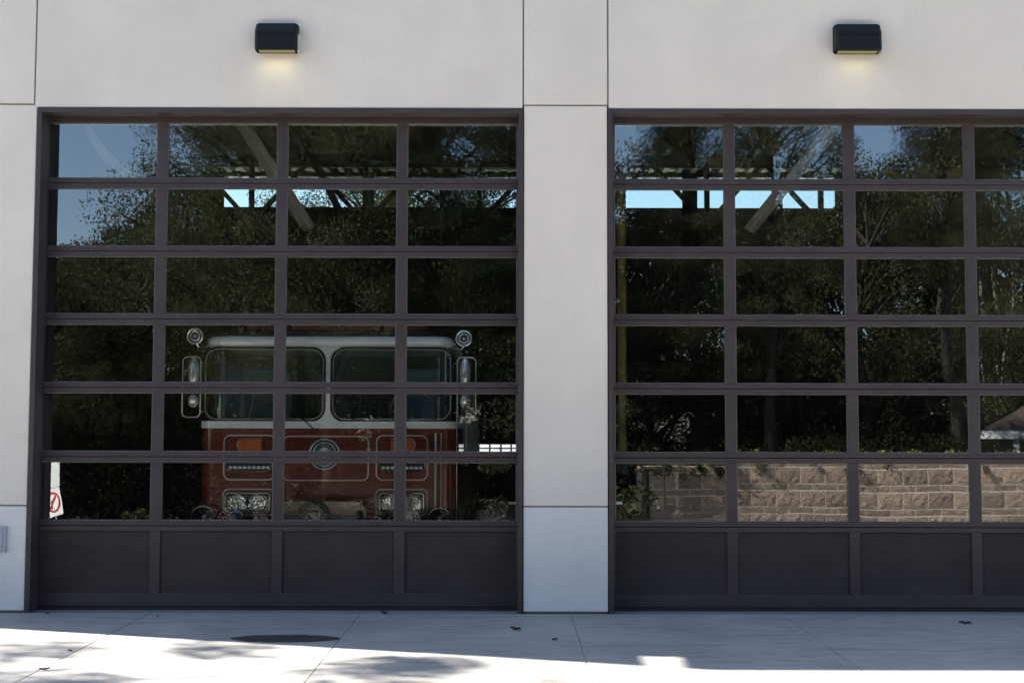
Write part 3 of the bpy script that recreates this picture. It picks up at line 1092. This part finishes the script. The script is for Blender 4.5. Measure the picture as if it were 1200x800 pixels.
for px, py in ((281.5, 606.5), (488.5, 609)):
    C_ = (tx(px), -0.10, tz(py))
    o = MB().lathe(C_, (0, -1, 0), [(0.068, -0.1), (0.072, 0.04), (0.062, 0.055), (0.052, 0.035), (0.05, 0.03), (0.001, 0.03)], 26).build('marker_lamp', M['chrome'], truck, smooth=True)
    MB().lathe((C_[0], C_[1] - .031, C_[2]), (0, -1, 0), [(0.048, 0), (0.04, 0.012), (0.001, 0.018)], 22).build('lens', M['bluegl'], o, smooth=True)
mb = MB()
for k in range(5):
    mb.lathe((tx(447 + k * 6), -0.08, tz(607 + (k % 2) * 3)), (0, -1, 0), [(0.022, -0.06), (0.022, 0.02 + .01 * (k % 3)), (0.012, 0.03), (0.001, 0.032)], 12)
mb.box(tx(446), tx(458), -0.09, -0.02, tz(604), tz(601))
mb.build('hose_fitting', M['chrome'], truck, smooth=True)
# grab rails and door seam at the right-hand corner
for px, rad, m_ in ((511, 0.012, 'dullchrome'), (517.5, 0.005, 'dullchrome')):
    MB().tube([(tx(px), -0.03, tz(600)), (tx(px), -0.03, ZBELT - .04)], rad, 8).build('grab_rail', M[m_], truck)
MB().tube([(HW + .01, 0.10, 0.6), (HW + .01, 0.10, tz(420))], 0.005, 6).build('grab_rail', M['dullchrome'], truck)
# spotlights on the roof corners
for px, py, s in ((228.5, 394.5, -1), (543.5, 396.5, 1)):
    C_ = (tx(px), -0.02, tz(py))
    o = MB().lathe(C_, (0, -1, 0), [(0.03, -0.14), (0.06, -0.1), (0.078, -0.01), (0.08, 0.012), (0.072, 0.014), (0.066, 0.0), (0.04, -0.03), (0.02, -0.04), (0.018, -0.01), (0.001, -0.005)], 28).build('spotlight', M['chrome'], truck, smooth=True)
    MB().tube([(C_[0] + .071 * math.cos(R(a_)), C_[1] - .016, C_[2] + .071 * math.sin(R(a_))) for a_ in range(0, 360, 12)], .0095, 8, closed=True).build('rim', M['mirrorback'], o)
    MB().lathe((C_[0], C_[1] - .008, C_[2]), (0, -1, 0), [(.05, 0), (.05, .004), (.036, .012), (.033, .0), (.016, .0), (.014, .014), (.001, .016)], 20).build('reflector', M['reflector'], o, smooth=True)
    MB().tube([(C_[0], C_[1] + .04, C_[2] - .06), (C_[0] - s * .02, C_[1] + .05, C_[2] - .1), (s * (HW - .04), 0.12, C_[2] - .09)], 0.010, 8).build('bracket', M['chrome'], o)
# mirrors: tube hoop with a tall and a small mirror head
for s in (-1, 1):
    xi, xo = (tx(238), tx(217)) if s < 0 else (tx(536.5), tx(558))
    z0, z1 = tz(489), tz(419)
    a_, b_ = min(xi, xo), max(xi, xo)
    mb = MB().tube([(x, -0.10, z) for x, z in rrect(a_, b_, z0, z1, 0.045)], 0.007, 8, closed=True)
    mb.tube([(xi, -0.1, z1 - .05), (s * (HW - .02), 0.15, z1 - .05)], 0.008, 6)
    mb.tube([(xi, -0.1, z0 + .05), (s * (HW - .02), 0.15, z0 + .05)], 0.008, 6)
    hoop = mb.build('mirror', M['dullchrome'], truck, smooth=True)
    cx = (a_ + b_) / 2 - s * .015
    for (zc, hh, ww) in ((tz(437), 0.145, 0.055), (tz(470), 0.065, 0.05)):
        hd = MB()
        hd.lathe((cx, -0.07, zc), (0, -1, 0), [(ww * .9, -0.01), (ww, 0.0), (ww * .97, .03), (ww * .7, .055), (ww * .35, .068), (.001, .072)], 24)
        for v in hd.bm.verts: v.co.z = zc + (v.co.z - zc) * hh / ww
        q = hd.build('mirror_head', M['mirrorback'], hoop, smooth=True)
# emergency light bar on the roof
lb = MB().box(-0.95, 0.95, 0.55, 0.85, tz(393.5) + .02, tz(393.5) + .09).build('light_bar', M['dark_steel'], truck, bevel=0.02)
for k in range(4):
    x = -0.92 + k * .46
    MB().box(x + .01, x + .44, 0.53, 0.87, tz(393.5) + .095, tz(393.5) + .17).build('beacon_lens', M['redlens'], lb, bevel=0.02)
# pump body behind the cab
MB().box(-HW, HW, 2.36, 8.3, 0.6, 2.35).build('pump_body', M['red'], truck, bevel=0.03)
for s in (-1, 1):
    for k in range(4):
        MB().box(*sorted((s * (HW + .001), s * (HW + .02))), 2.6 + k * 1.4, 3.8 + k * 1.4, 1.2, 2.2).build('locker_door', M['dullchrome'], truck, bevel=0.01)
def wheel(x, y):
    s = 1 if x > 0 else -1
    o = MB().lathe((x, y, 0.5), (s, 0, 0), [(0.3, -0.14), (0.47, -0.14), (0.5, -0.1), (0.5, 0.1), (0.47, 0.14), (0.3, 0.14)], 36).build('wheel', M['tyre'], truck, smooth=True)
    MB().lathe((x, y, 0.5), (s, 0, 0), [(0.3, -0.12), (0.3, 0.13), (0.27, 0.12), (0.2, 0.06), (0.1, 0.06), (0.09, 0.13), (0.001, 0.135)], 28).build('rim', M['dullchrome'], o, smooth=True)
for y in (1.55, 6.3):
    for x in (-HW + .13, HW - .13): wheel(x, y)

# ------------------------------------------------------------------ hoses in the bays
A = at(728, 205, 1.7); B = at(729, 532, 1.7)
n = 90
pts = [A.lerp(B, i / n) for i in range(n + 1)]
rad = [0.044 + 0.006 * (i % 2) for i in range(n + 1)]
t = empty('hanging_hose', (A.x, A.y, 0), 0, 'yellow ribbed hose hanging inside beside the pier', 'hose')
o = MB().tube([p - Vector((A.x, A.y, 0)) for p in pts], rad, 14).build('hose', M['yellow'], t, smooth=True)
MB().lathe((0, 0, B.z), (0, 0, -1), [(0.065, -0.02), (0.065, 0.12), (0.09, 0.2), (0.085, 0.2)], 18).build('nozzle', M['dark_steel'], t, smooth=True)
MB().tube([(0, 0, A.z), (0, 0.05, ZC - .1)], 0.02, 8).build('hanger', M['dark_steel'], t)
ctrl = [(92, 95), (98, 130), (104, 152), (112, 168), (126, 185), (143, 200), (158, 210), (172, 216)]
pts = [at(x, y, 2.4) for x, y in ctrl]
o = MB().tube(pts, [.045, .045, .05, .055, .06, .065, .07, .072], 12).build('exhaust_hose', M['palehose'], smooth=True)
tag(o, 'pale curved hose hanging inside behind the top left pane', 'hose')

# ------------------------------------------------------------------ across the street: block retaining wall
def curve_pt(s):
    # s: arc-ish parameter by x
    P_ = [(2.45, -12.2), (3.1, -12.4), (4.0, -12.58), (5.2, -12.7), (7.0, -12.75), (10, -12.75), (20, -12.75)]
    L_ = [0]
    for p, q in zip(P_, P_[1:]): L_.append(L_[-1] + math.hypot(q[0] - p[0], q[1] - p[1]))
    s = max(0, min(s, L_[-1] - 1e-4))
    for i in range(len(P_) - 1):
        if s <= L_[i + 1]:
            u = (s - L_[i]) / (L_[i + 1] - L_[i])
            p, q = P_[i], P_[i + 1]
            return Vector((p[0] + (q[0] - p[0]) * u, p[1] + (q[1] - p[1]) * u, 0))
rw = empty('retaining_wall', (2.45, -12.2, -0.45), 0, 'brown split-face block retaining wall across the street, mirrored in the right door', 'retaining wall')
off = Vector((2.45, -12.2, -0.45))
TOPW = 0.98
blk = MB(); attr = []
mort = MB()
rb = random.Random(5)
z = TOPW
course = 0
LEN = 16.0
while z > -0.6:
    tall = (course % 2 == 1)
    hgt = 0.31 if tall else 0.13
    s = -rb.uniform(0, .3) if course else 0
    s = (0.24 if tall else 0.0) - 0.48
    while s < LEN:
        a_, b_ = max(s, 0) + 0.008, s + 0.48 - 0.008
        s += 0.48
        if b_ < 0.08: continue
        p, q = curve_pt(a_), curve_pt(b_)
        d = (q - p).normalized(); nrm = Vector((-d.y, d.x, 0))
        if nrm.y < 0: nrm = -nrm
        z1, z0 = z - 0.008, z - hgt + (0.008 if tall else 0.016)
        # irregular split face: a small grid of front points
        nx, nz = (6, 4) if tall else (5, 2)
        bm = blk.bm
        front = []
        for j in range(nz + 1):
            row = []
            for i in range(nx + 1):
                u, v = i / nx, j / nz
                edge = i in (0, nx) or j in (0, nz)
                pr = 0.011 if edge else (0.018 + rb.uniform(-.005, .005) if tall else 0.013 + rb.uniform(-.001, .001))
                row.append(bm.verts.new(p.lerp(q, u) + nrm * pr + Vector((0, 0, z0 + (z1 - z0) * v)) - off))
            front.append(row)
        rv = rb.random() * (1.0 if tall else 0.7)
        nf = 0
        for j in range(nz):
            for i in range(nx):
                bm.faces.new((front[j][i], front[j][i + 1], front[j + 1][i + 1], front[j + 1][i])); nf += 1
        # sides and back
        bk = [bm.verts.new(x_ - nrm * 0.2 + Vector((0, 0, zz)) - off) for x_, zz in ((p, z0), (q, z0), (q, z1), (p, z1))]
        bm.faces.new([front[0][i] for i in range(nx + 1)][::-1] + [bk[0], bk[1]]); nf += 1
        bm.faces.new([front[nz][i] for i in range(nx + 1)] + [bk[2], bk[3]]); nf += 1
        bm.faces.new([front[j][0] for j in range(nz + 1)] + [bk[3], bk[0]]); nf += 1
        bm.faces.new([front[j][nx] for j in range(nz + 1)][::-1] + [bk[1], bk[2]]); nf += 1
        bm.faces.new(bk[::-1]); nf += 1
        attr += [rv] * nf
    z -= hgt
    course += 1
bo = blk.build('block_face', M['block'], rw)
at_ = bo.data.attributes.new('blockrand', 'FLOAT', 'FACE')
at_.data.foreach_set('value', attr)
s = 0.02
while s < LEN - .3:
    p, q = curve_pt(s), curve_pt(s + .25)
    d = (q - p).normalized(); nrm = Vector((-d.y, d.x, 0))
    if nrm.y < 0: nrm = -nrm
    A_ = p + nrm * 0.0095 - off; B_ = q + nrm * 0.0095 - off; C_ = q - nrm * 0.19 - off; D_ = p - nrm * 0.19 - off
    lo_z, hi_z = Vector((0, 0, -0.6)), Vector((0, 0, TOPW - .006))
    v = [mort.bm.verts.new(x_ + zz) for zz in (lo_z, hi_z) for x_ in (A_, B_, C_, D_)]
    for f in ((0, 1, 5, 4), (2, 3, 7, 6), (4, 5, 6, 7)): mort.bm.faces.new([v[i] for i in f])
    s += .25
mort.build('mortar', M['mortar'], rw)

# terrain behind the wall: a planted berm that falls away to the lower ground
mb = MB()
def terr(x, y):
    # berm height; left of the wall end it slopes down to the street
    k = min(1, max(0, (x - 1.6) / 1.8))
    top = -0.46 + (TOPW + .42) * k
    if y < -16: top = top * max(0, 1 - (-16 - y) / 5) - 1.3 * min(1, (-16 - y) / 5)
    return top + 0.08 * math.sin(x * 1.7 + y) * (1 if y < -13.2 else 0)
xs_ = [x * 1.0 for x in range(-30, 31)]
ys_ = [-12.98, -13.6, -14.5, -16, -17.5, -19, -21, -25, -40, -80]
V = {}
for i, x in enumerate(xs_):
    for j, y in enumerate(ys_):
        V[i, j] = mb.bm.verts.new((x, y, terr(x, y)))
for i in range(len(xs_) - 1):
    for j in range(len(ys_) - 1):
        mb.bm.faces.new((V[i, j], V[i, j + 1], V[i + 1, j + 1], V[i + 1, j]))
# fill between the curved wall end and the berm
tag(mb.build('hillside', M['soil']), kind='structure')
mb = MB()
prev = None
for k in range(0, 26):
    p = curve_pt(k * .25)
    a_ = mb.bm.verts.new((p.x + .12, p.y - .15, TOPW - .03)); b_ = mb.bm.verts.new((p.x + .12, -13.0, TOPW - .04))
    if prev: mb.bm.faces.new((prev[0], a_, b_, prev[1]))
    prev = (a_, b_)
tag(mb.build('planting_bed', M['soil']), kind='structure')


# ------------------------------------------------------------------ foliage
def leaf_cloud(rng, centers, radii, per, size, flat=0.8, aspect=0.55, hang=0.0):
    nC = len(centers)
    cnt = np.array([per] * nC)
    idx = np.repeat(np.arange(nC), cnt)
    n = len(idx)
    d = rng.normal(size=(n, 3))
    d /= np.linalg.norm(d, axis=1)[:, None]
    rad = rng.random(n) ** 0.5
    c = np.array(centers)[idx] + d * rad[:, None] * np.array(radii)[idx][:, None] * np.array([1, 1, flat])
    u = rng.normal(size=(n, 3)); u[:, 2] -= hang; u /= np.linalg.norm(u, axis=1)[:, None]
    w = rng.normal(size=(n, 3)); v = np.cross(u, w); v /= np.linalg.norm(v, axis=1)[:, None]
    s = size * rng.uniform(0.6, 1.3, n)
    U = u * s[:, None]; Vv = v * (s * aspect)[:, None]
    co = np.stack([c - U, c + Vv * .9 - U * .1, c + U, c - Vv * .9 - U * .1], axis=1).reshape(-1, 3)
    return co


def mesh_from_quads(name, co, mat):
    n = len(co) // 4
    me = bpy.data.meshes.new(name)
    me.vertices.add(len(co)); me.vertices.foreach_set('co', co.astype(np.float32).ravel())
    me.loops.add(n * 4); me.loops.foreach_set('vertex_index', np.arange(n * 4, dtype=np.int32))
    me.polygons.add(n); me.polygons.foreach_set('loop_start', np.arange(0, n * 4, 4, dtype=np.int32))
    me.polygons.foreach_set('loop_total', np.full(n, 4, dtype=np.int32))
    me.materials.append(mat)
    me.update(calc_edges=True)
    return me


def make_tree(seed, H=12.0, W=2.6, base=1.5, nclump=90, per=170, size=0.10, mat='leaf_a', bark='bark', kind='broad', trunk=0.2, label='', name='tree', rclump=(0.45, 0.95)):
    rng = np.random.default_rng(seed)
    cs, rd = [], []
    for k in range(nclump):
        u = rng.random()
        z = base + (H - base) * u
        if kind == 'broad':
            prof = math.sin(PI * min(1, max(0.04, (u * 0.9 + 0.1)))) ** 0.45
        else:
            prof = max(0.05, (1 - u) ** 0.8)
        a_ = rng.random() * 2 * PI
        r__ = W * prof * (rng.random() ** 0.45)
        cs.append((r__ * math.cos(a_), r__ * math.sin(a_), z)); rd.append(rng.uniform(*rclump) * (1 if kind == 'broad' else .75))
    co = leaf_cloud(rng, cs, rd, per, size, 0.7 if kind == 'broad' else 0.45, 0.5 if kind == 'broad' else 0.22, hang=0.0 if kind == 'broad' else .3)
    root = empty(name, (0, 0, 0))
    mb = MB()
    zt = H * .92
    pts = [(0.12 * math.sin(i * 1.3 + seed), 0.1 * math.cos(i * 1.7 + seed), -0.3 + (zt + .3) * i / 8) for i in range(9)]
    mb.tube(pts, [trunk * (1 - .85 * i / 8) * (1.35 if i == 0 else 1) for i in range(9)], 10)
    order = np.argsort([c_[2] for c_ in cs])
    for k in order[::2]:
        c_ = cs[k]
        zz = max(0.6, c_[2] - 0.5 * math.hypot(c_[0], c_[1]) - .3)
        i = min(7, int((zz + .3) / (zt + .3) * 8))
        f_ = (zz + .3) / (zt + .3) * 8 - i
        p0 = Vector(pts[i]).lerp(Vector(pts[i + 1]), max(0, min(1, f_)))
        p2 = Vector(c_)
        p1 = p0.lerp(p2, 0.5) + Vector((0, 0, 0.15))
        mb.tube([p0, p1, p2], [trunk * .28, trunk * .17, 0.012], 5, caps=False)
    mb.build('trunk', M[bark], root, smooth=True)
    me = mesh_from_quads('crown', co, M[mat])
    o = bpy.data.objects.new('crown', me); COL.objects.link(o); o.parent = root
    return root


protos = {
    'bushy': make_tree(8, 15, 2.4, 4.6, 200, 600, 0.04, 'leaf_b', kind='broad', name='conifer_tree', trunk=.22),
    'oak': make_tree(1, 13, 2.9, 3.2, 200, 700, 0.034, 'leaf_a', name='broadleaf_tree'),
    'olive': make_tree(2, 12.5, 2.7, 3.0, 190, 700, 0.032, 'leaf_b', name='broadleaf_tree'),
    'redwood': make_tree(3, 16, 2.5, 1.5, 230, 330, 0.07, 'leaf_c', kind='conifer', name='conifer_tree', trunk=.28),
    'low': make_tree(4, 6.0, 2.6, 0.3, 95, 650, 0.032, 'leaf_a', name='broadleaf_tree', trunk=.14),
    'slim': make_tree(6, 13, 1.0, 8.2, 45, 260, 0.05, 'leaf_c', bark='palebark', kind='broad', name='slender_tree', trunk=.085),
}
used = set()


def place(kind, px, P_, scale=1.0, zs=1.0, rz=0.0, label='', ground=None):
    """px: where the mirrored tree reads in the photo; P_: metres along camera > glass > tree"""
    p = protos[kind]
    o = p if kind not in used else copy_tree(p)
    used.add(kind)
    X = (px - 600) / F * P_
    Y = -(P_ - 11.9) + YD
    o.location = (X, Y, terr(X, Y) - .05 if ground is None else ground)
    o.scale = (scale, scale, scale * zs)
    o.rotation_euler = (0, 0, rz)
    tag(o, label, 'tree', 'trees across the street mirrored in the doors')
    return o


T = [
    ('low', 60, 28.5, 0.95, 1.0, 0.3, 'low round green tree mirrored at the far left of the left door, under open sky'),
    ('low', 140, 29.5, 1.05, 1.05, 1.9, 'second low round tree from the left, mirrored beside the tall trees'),
    ('low', -25, 27.5, 1.0, 1.0, 4.2, 'low round tree mirrored just past the left door jamb'),
    ('oak', 288, 28.0, 0.80, 1.1, 0.0, 'tall dark broadleaf tree mirrored above the left of the fire engine'),
    ('olive', 385, 27.5, 1.0, 1.0, 1.0, 'tall olive-green tree mirrored above the middle of the fire engine'),
    ('oak', 505, 28.5, 1.0, 1.0, 2.2, 'tall dark broadleaf tree mirrored in the right column of the left door'),
    ('redwood', 640, 28.0, 1.0, 0.95, 0.4, 'tall conifer mirrored behind the concrete pier'),
    ('olive', 815, 29.0, 0.8, 0.80, 3.1, 'shorter olive-green tree mirrored in the left column of the right door'),
    ('oak', 905, 28.0, 0.60, 1.6, 4.0, 'tall dark broadleaf tree mirrored in the second column of the right door'),
    ('bushy', 1115, 28.0, 0.58, 1.6, 1.2, 'tall bushy conifer mirrored in the third column of the right door'),
    ('redwood', 1350, 31.0, 0.9, 0.9, 2.8, 'conifer mirrored past the right edge of the right door'),
    ('low', 760, 33.0, 1.35, 1.2, 2.5, 'mid-height tree filling the gap left of the block wall reflection'),
    ('low', 1015, 33.0, 1.3, 1.2, 0.9, 'mid-height tree in the gap between the tall oak and the bushy conifer'),
    ('oak', 330, 36.0, 1.1, 0.95, 5.2, 'farther dark tree standing behind the tall trees over the fire engine'),
    ('olive', 455, 37.0, 1.15, 0.95, 0.2, 'farther olive-green tree seen between the two tall oaks of the left door'),
    ('olive', 600, 37.0, 1.1, 0.95, 2.2, 'farther tree standing behind the conifer at the pier'),
    ('low', 1110, 47.0, 1.7, 1.3, 1.7, 'far mid-height tree behind the bushy conifer'),
    ('low', 220, 34.0, 1.4, 1.1, 3.9, 'mid-height tree behind the first tall oak'),
    ('slim', 1155, 47, 1.5, 1, 0.0, 'slender tree with pale bark, left one of three by the porch'),
    ('slim', 1170, 48, 1.55, 1, 2.0, 'slender tree with pale bark, middle one of three by the porch'),
    ('slim', 1184, 47.5, 1.5, 1, 4.0, 'slender tree with pale bark, right one of three by the porch'),
]
for a_ in T: place(*a_[:6], label=a_[6])

# tree left of the station whose leaves dapple the sunlit concrete
side = make_tree(21, 12.8, 3.1, 7.2, 64, 150, 0.09, 'leaf_a', name='broadleaf_tree', trunk=.17, rclump=(0.35, 0.8))
side.location = (-15.2, 0.35, -0.02)
tag(side, 'broadleaf tree left of the station that dapples the concrete with shade', 'tree')

# undergrowth: one dark mass of shrubs below the trees, and ivy over the wall top
rng = np.random.default_rng(9)
cs, rd = [], []
for k in range(900):
    x = rng.uniform(-17, 17)
    y = rng.uniform(-20.5, -13.9)
    hmax = 2.6 if y < -15.5 else (0.25 if x > 2 else 1.9)
    if x > 9.0 - (y + 14) * .42: continue
    if x < 2.0 and y > -14.5: hmax = 0.9
    z = terr(x, y) + rng.uniform(0.0, hmax)
    cs.append((x, y, z)); rd.append(rng.uniform(0.25, 0.6))
co = leaf_cloud(rng, cs, rd, 260, 0.034, 0.8)
o = bpy.data.objects.new('undergrowth', mesh_from_quads('undergrowth', co, M['leaf_u'])); COL.objects.link(o)
tag(o, 'dark mass of shrubs under the trees across the street', 'shrubs', kind='stuff')
cs, rd = [], []
for k in range(170):
    s = rng.uniform(0, 15)
    p = curve_pt(s)
    cs.append((p.x + rng.uniform(-.1, .1), p.y - rng.uniform(0.05, 0.7), TOPW + rng.uniform(-0.02, .14))); rd.append(rng.uniform(0.08, 0.22))
co = leaf_cloud(rng, cs, rd, 60, 0.03, 0.7)
o = bpy.data.objects.new('ground_cover', mesh_from_quads('ground_cover', co, M['leaf_y'])); COL.objects.link(o)
tag(o, 'yellow-green flowering ground cover along the top of the block wall', 'ground cover', kind='stuff')
cs, rd = [], []
for k in range(46):
    s = rng.uniform(0, 15) if k > 20 else rng.uniform(0, 1.8)
    p = curve_pt(s)
    cs.append((p.x - .02, p.y + .06, TOPW + rng.uniform(-0.16, .04))); rd.append(rng.uniform(0.05, 0.13))
co = leaf_cloud(rng, cs, rd, 70, 0.035, 1.2, 0.25, 1.0)
o = bpy.data.objects.new('trailing_vine', mesh_from_quads('trailing_vine', co, M['leaf_a'])); COL.objects.link(o)
tag(o, 'dark vines trailing over the top edge of the block wall', 'vines', kind='stuff')
rng = np.random.default_rng(31)
cs, rd = [], []
for k in range(1250):
    x = rng.uniform(-32, 30)
    top = (8.4 if x < -16.5 else 10.6) + 0.9 * math.sin(x * .9) + .6 * math.sin(x * 2.3)
    cs.append((x, rng.uniform(-50, -41), rng.uniform(-1.2, top))); rd.append(rng.uniform(0.8, 1.5))
co = leaf_cloud(rng, cs, rd, 330, 0.15, 0.8)
o = bpy.data.objects.new('woodland', mesh_from_quads('woodland', co, M['leaf_u'])); COL.objects.link(o)
tag(o, 'far dark woodland behind the mirrored trees', 'woodland', kind='stuff')
# big leaved clumps low beside the wall end
for i, (px, P_, r0, lab) in enumerate(((104, 23.5, 0.22, 'small grey-green bush at the kerb mirrored left of the bottom row'),
                                       (160, 24.0, 0.27, 'pale yellow-green bush at the kerb mirrored in the bottom left pane'),
                                       (735, 22.6, 0.55, 'dark bush against the left end of the block wall'))):
    X = (px - 600) / F * P_; Y = -(P_ - 11.9) + YD
    rg = np.random.default_rng(50 + i)
    c_ = [(rg.normal() * r0 * .5, rg.normal() * r0 * .5, rg.uniform(.1, r0 * 1.7)) for _ in range(14)]
    co = leaf_cloud(rg, c_, [r0 * .5] * 14, 90, 0.05, 0.9)
    root = empty('bush', (X, Y, -0.42), 0, lab, 'bush', 'bushes along the far kerb')
    me = mesh_from_quads('foliage', co, M['leaf_a' if i != 1 else 'leaf_b']); o = bpy.data.objects.new('foliage', me); COL.objects.link(o); o.parent = root
    mb = MB()
    for q in c_[::2]: mb.tube([(0, 0, -.05), (q[0] * .6, q[1] * .6, q[2] * .5), q], [.012, .009, .004], 5)
    mb.build('stem', M['bark'], root)

# poles by the wall end
for px, P_, r0, h_, lab in ((756.5, 23.4, .12, 0.92, 'thick dark post at the left end of the block wall'), (781, 21.9, .016, 0.98, 'thin dark pole in front of the left end of the block wall')):
    X = (px - 600) / F * P_; Y = -(P_ - 11.9) + YD
    mb = MB().tube([(0, 0, -.6), (0, 0, h_)], r0, 10)
    mb.lathe((0, 0, h_), (0, 0, 1), [(r0 * 1.2, 0), (r0 * 1.2, .03), (.001, .05)], 10)
    tag(mb.build('post', M['dark_steel'], loc=(X, Y, 0)), lab, 'post', 'posts by the wall end')

# ------------------------------------------------------------------ porch house down the slope
hp = 37.0
HX = (1151 - 600) / F * hp; HY = -(hp - 11.9) + YD
ze = 1.65 - 5 * hp / F
hs = empty('house', (HX, HY, -1.5), 0.0, 'low house with brown shingle hip roof and white fascia beyond the trees', 'house')
hs.rotation_euler = (0, 0, R(20))
e = ze + 1.5
mb = MB()
wv = [(-.1, .1, e), (7, .1, e), (7, -6, e), (-.1, -6, e)]
rg_ = [(2.6, -2.95, e + 1.55), (4.4, -2.95, e + 1.55)]
vv = [mb.bm.verts.new(p) for p in wv + rg_]
for f in ((0, 1, 5, 4), (1, 2, 5), (2, 3, 4, 5), (3, 0, 4)): mb.bm.faces.new([vv[i] for i in f])
mb.build('roof', M['shingle'], hs)
mb = MB()
mb.box(-.13, 7.03, .1, .13, e - .21, e + .02); mb.box(-.13, -.1, -6, .1, e - .21, e + .02); mb.box(7, 7.03, -6, .1, e - .21, e + .02); mb.box(-.13, 7.03, -6.03, -6, e - .21, e + .02)
mb.box(-.1, 7, -6, .1, e - .03, e - .005)
mb.build('fascia', M['trim'], hs)
MB().box(.5, 6.5, -5.6, -1.2, 0, e - .2).build('wall', M['siding'], hs)
for x in (.85, 3.0, 5.2): MB().box(x, x + .16, -.15, .01, 0, e - .2).build('porch_post', M['trim'], hs)
for x in (1.4, 3.6):
    w_ = MB().box(x, x + 1.0, -1.2, -1.17, 1.0, 2.3).build('window', M['trim'], hs)
    MB().box(x + .08, x + .92, -1.169, -1.16, 1.08, 2.22).build('pane', M['cabglass'], w_)

# ------------------------------------------------------------------ turn sign mirrored in the bottom left pane
sp = 18.6
SX = (75.5 - 600) / F * sp; SYY = -(sp - 11.9) + YD
zc = 1.65 - 87 * sp / F
sg = empty('traffic_sign', (SX, SYY, -0.12), R(180 + 48), 'small white no-turn sign with red ring leaning on its thin post', 'traffic sign')
zc += 0.12
# plate faces local -Y
sg.rotation_euler = (R(-4), R(17), R(180 + 20))
MB().prism(rrect(-.15, .15, zc - .2, zc + .2, .02), 'y', -0.006, 0.0).build('sign_plate', M['signwhite'], sg)
mb = MB().tube([(.115 * math.cos(R(a_)), -0.008, zc + .01 + .135 * math.sin(R(a_))) for a_ in range(0, 360, 12)], 0.013, 6, closed=True)
mb.beam((-.08, -0.009, zc + .11), (.08, -0.009, zc - .09), 0.022, 0.006, up=(0, 1, 0))
mb.build('ring_and_slash', M['signred'], sg)
mb = MB()
mb.box(.02, .04, -.0085, -.0065, zc - .09, zc + .02); mb.beam((.035, -.0076, zc + .015), (-.02, -.0076, zc + .045), .018, .003, up=(0, 1, 0))
mb.prism([(-.055, zc + .05), (-.01, zc + .08), (-.015, zc + .02)], 'y', -.0085, -.0065)
mb.build('arrow', M['signblack'], sg)
MB().tube([(.0, .012, -.05), (.0, .012, zc + .22)], .009, 8).build('post', M['dullchrome'], sg)
mb = MB()
mb.prism([(-.16, zc + .215), (-.01, zc + .215), (-.02, zc + .60), (-.25, zc + .60)], 'y', -.004, .004)
mb.prism([(.02, zc + .215), (.14, zc + .215), (.14, zc + .60), (.015, zc + .60)], 'y', -.004, .004)
mb.beam((-.16, 0, zc + .212), (.14, 0, zc + .212), .008, .008)
mb.build('upper_board', M['palegreen'], sg)

# trees behind the station, seen through the rear windows
for i, (px, sc_, lab) in enumerate(((448, 0.98, 'tree behind the station seen through the rear windows of the left bay'), (548, 1.0, 'second tree behind the station, toward the pier'))):
    P_ = 31.0
    o = copy_tree(protos['oak'])
    o.location = ((px - 600) / F * P_, P_ - 11.7, -.05); o.scale = (sc_,) * 3; o.rotation_euler = (0, 0, i * 2.1)
    tag(o, lab, 'tree', 'trees behind the station')

t = empty('slot_backdrop', (0, 29.5, 0), 0, 'white low wall added behind the station to brighten the slots of the rear door', 'wall')
MB().box(-12, 11, 0, .18, -.02, 2.3).build('wall', M['trim'], t, bevel=.01)  # backdrop added to whiten what shows through the rear door slots
MB().box(-12.04, 11.04, -.04, .22, 2.301, 2.38).build('coping', M['trim'], t, bevel=.01)

# ------------------------------------------------------------------ light
sunv = Vector((-SL, SY, 1.0)).normalized()
elev = math.asin(sunv.z)
azi = math.atan2(sunv.x, sunv.y)
ld = bpy.data.lights.new('sun', 'SUN')
ld.energy = 5.0
ld.angle = R(0.5)
ld.color = (1.0, 0.92, 0.80)
so = bpy.data.objects.new('sun', ld); COL.objects.link(so)
so.rotation_euler = sunv.to_track_quat('Z', 'Y').to_euler()
so.location = (-20, 10, 20)
w = bpy.data.worlds.new('World'); scene.world = w
w.use_nodes = True
N, L = w.node_tree.nodes, w.node_tree.links
N.clear()
sky = N.new('ShaderNodeTexSky')
sky.sky_type = 'NISHITA'
sky.sun_disc = False
sky.sun_elevation = elev
sky.sun_rotation = azi
sky.ozone_density = 1.4
sky.dust_density = 0.9
bg = N.new('ShaderNodeBackground'); bg.inputs[1].default_value = 0.066
wo = N.new('ShaderNodeOutputWorld')
L.new(sky.outputs[0], bg.inputs[0]); L.new(bg.outputs[0], wo.inputs[0])

vs = scene.view_settings
vs.view_transform = 'Standard'
vs.look = 'None'
vs.gamma = 1
vs.use_curve_mapping = False
vs.exposure = 2.42
cy = scene.cycles
cy.max_bounces = 8
cy.diffuse_bounces = 4
cy.glossy_bounces = 5
cy.transparent_max_bounces = 24
cy.transmission_bounces = 4
cy.sample_clamp_indirect = 4.0
cy.caustics_reflective = False
cy.caustics_refractive = False
cy.use_denoising = True
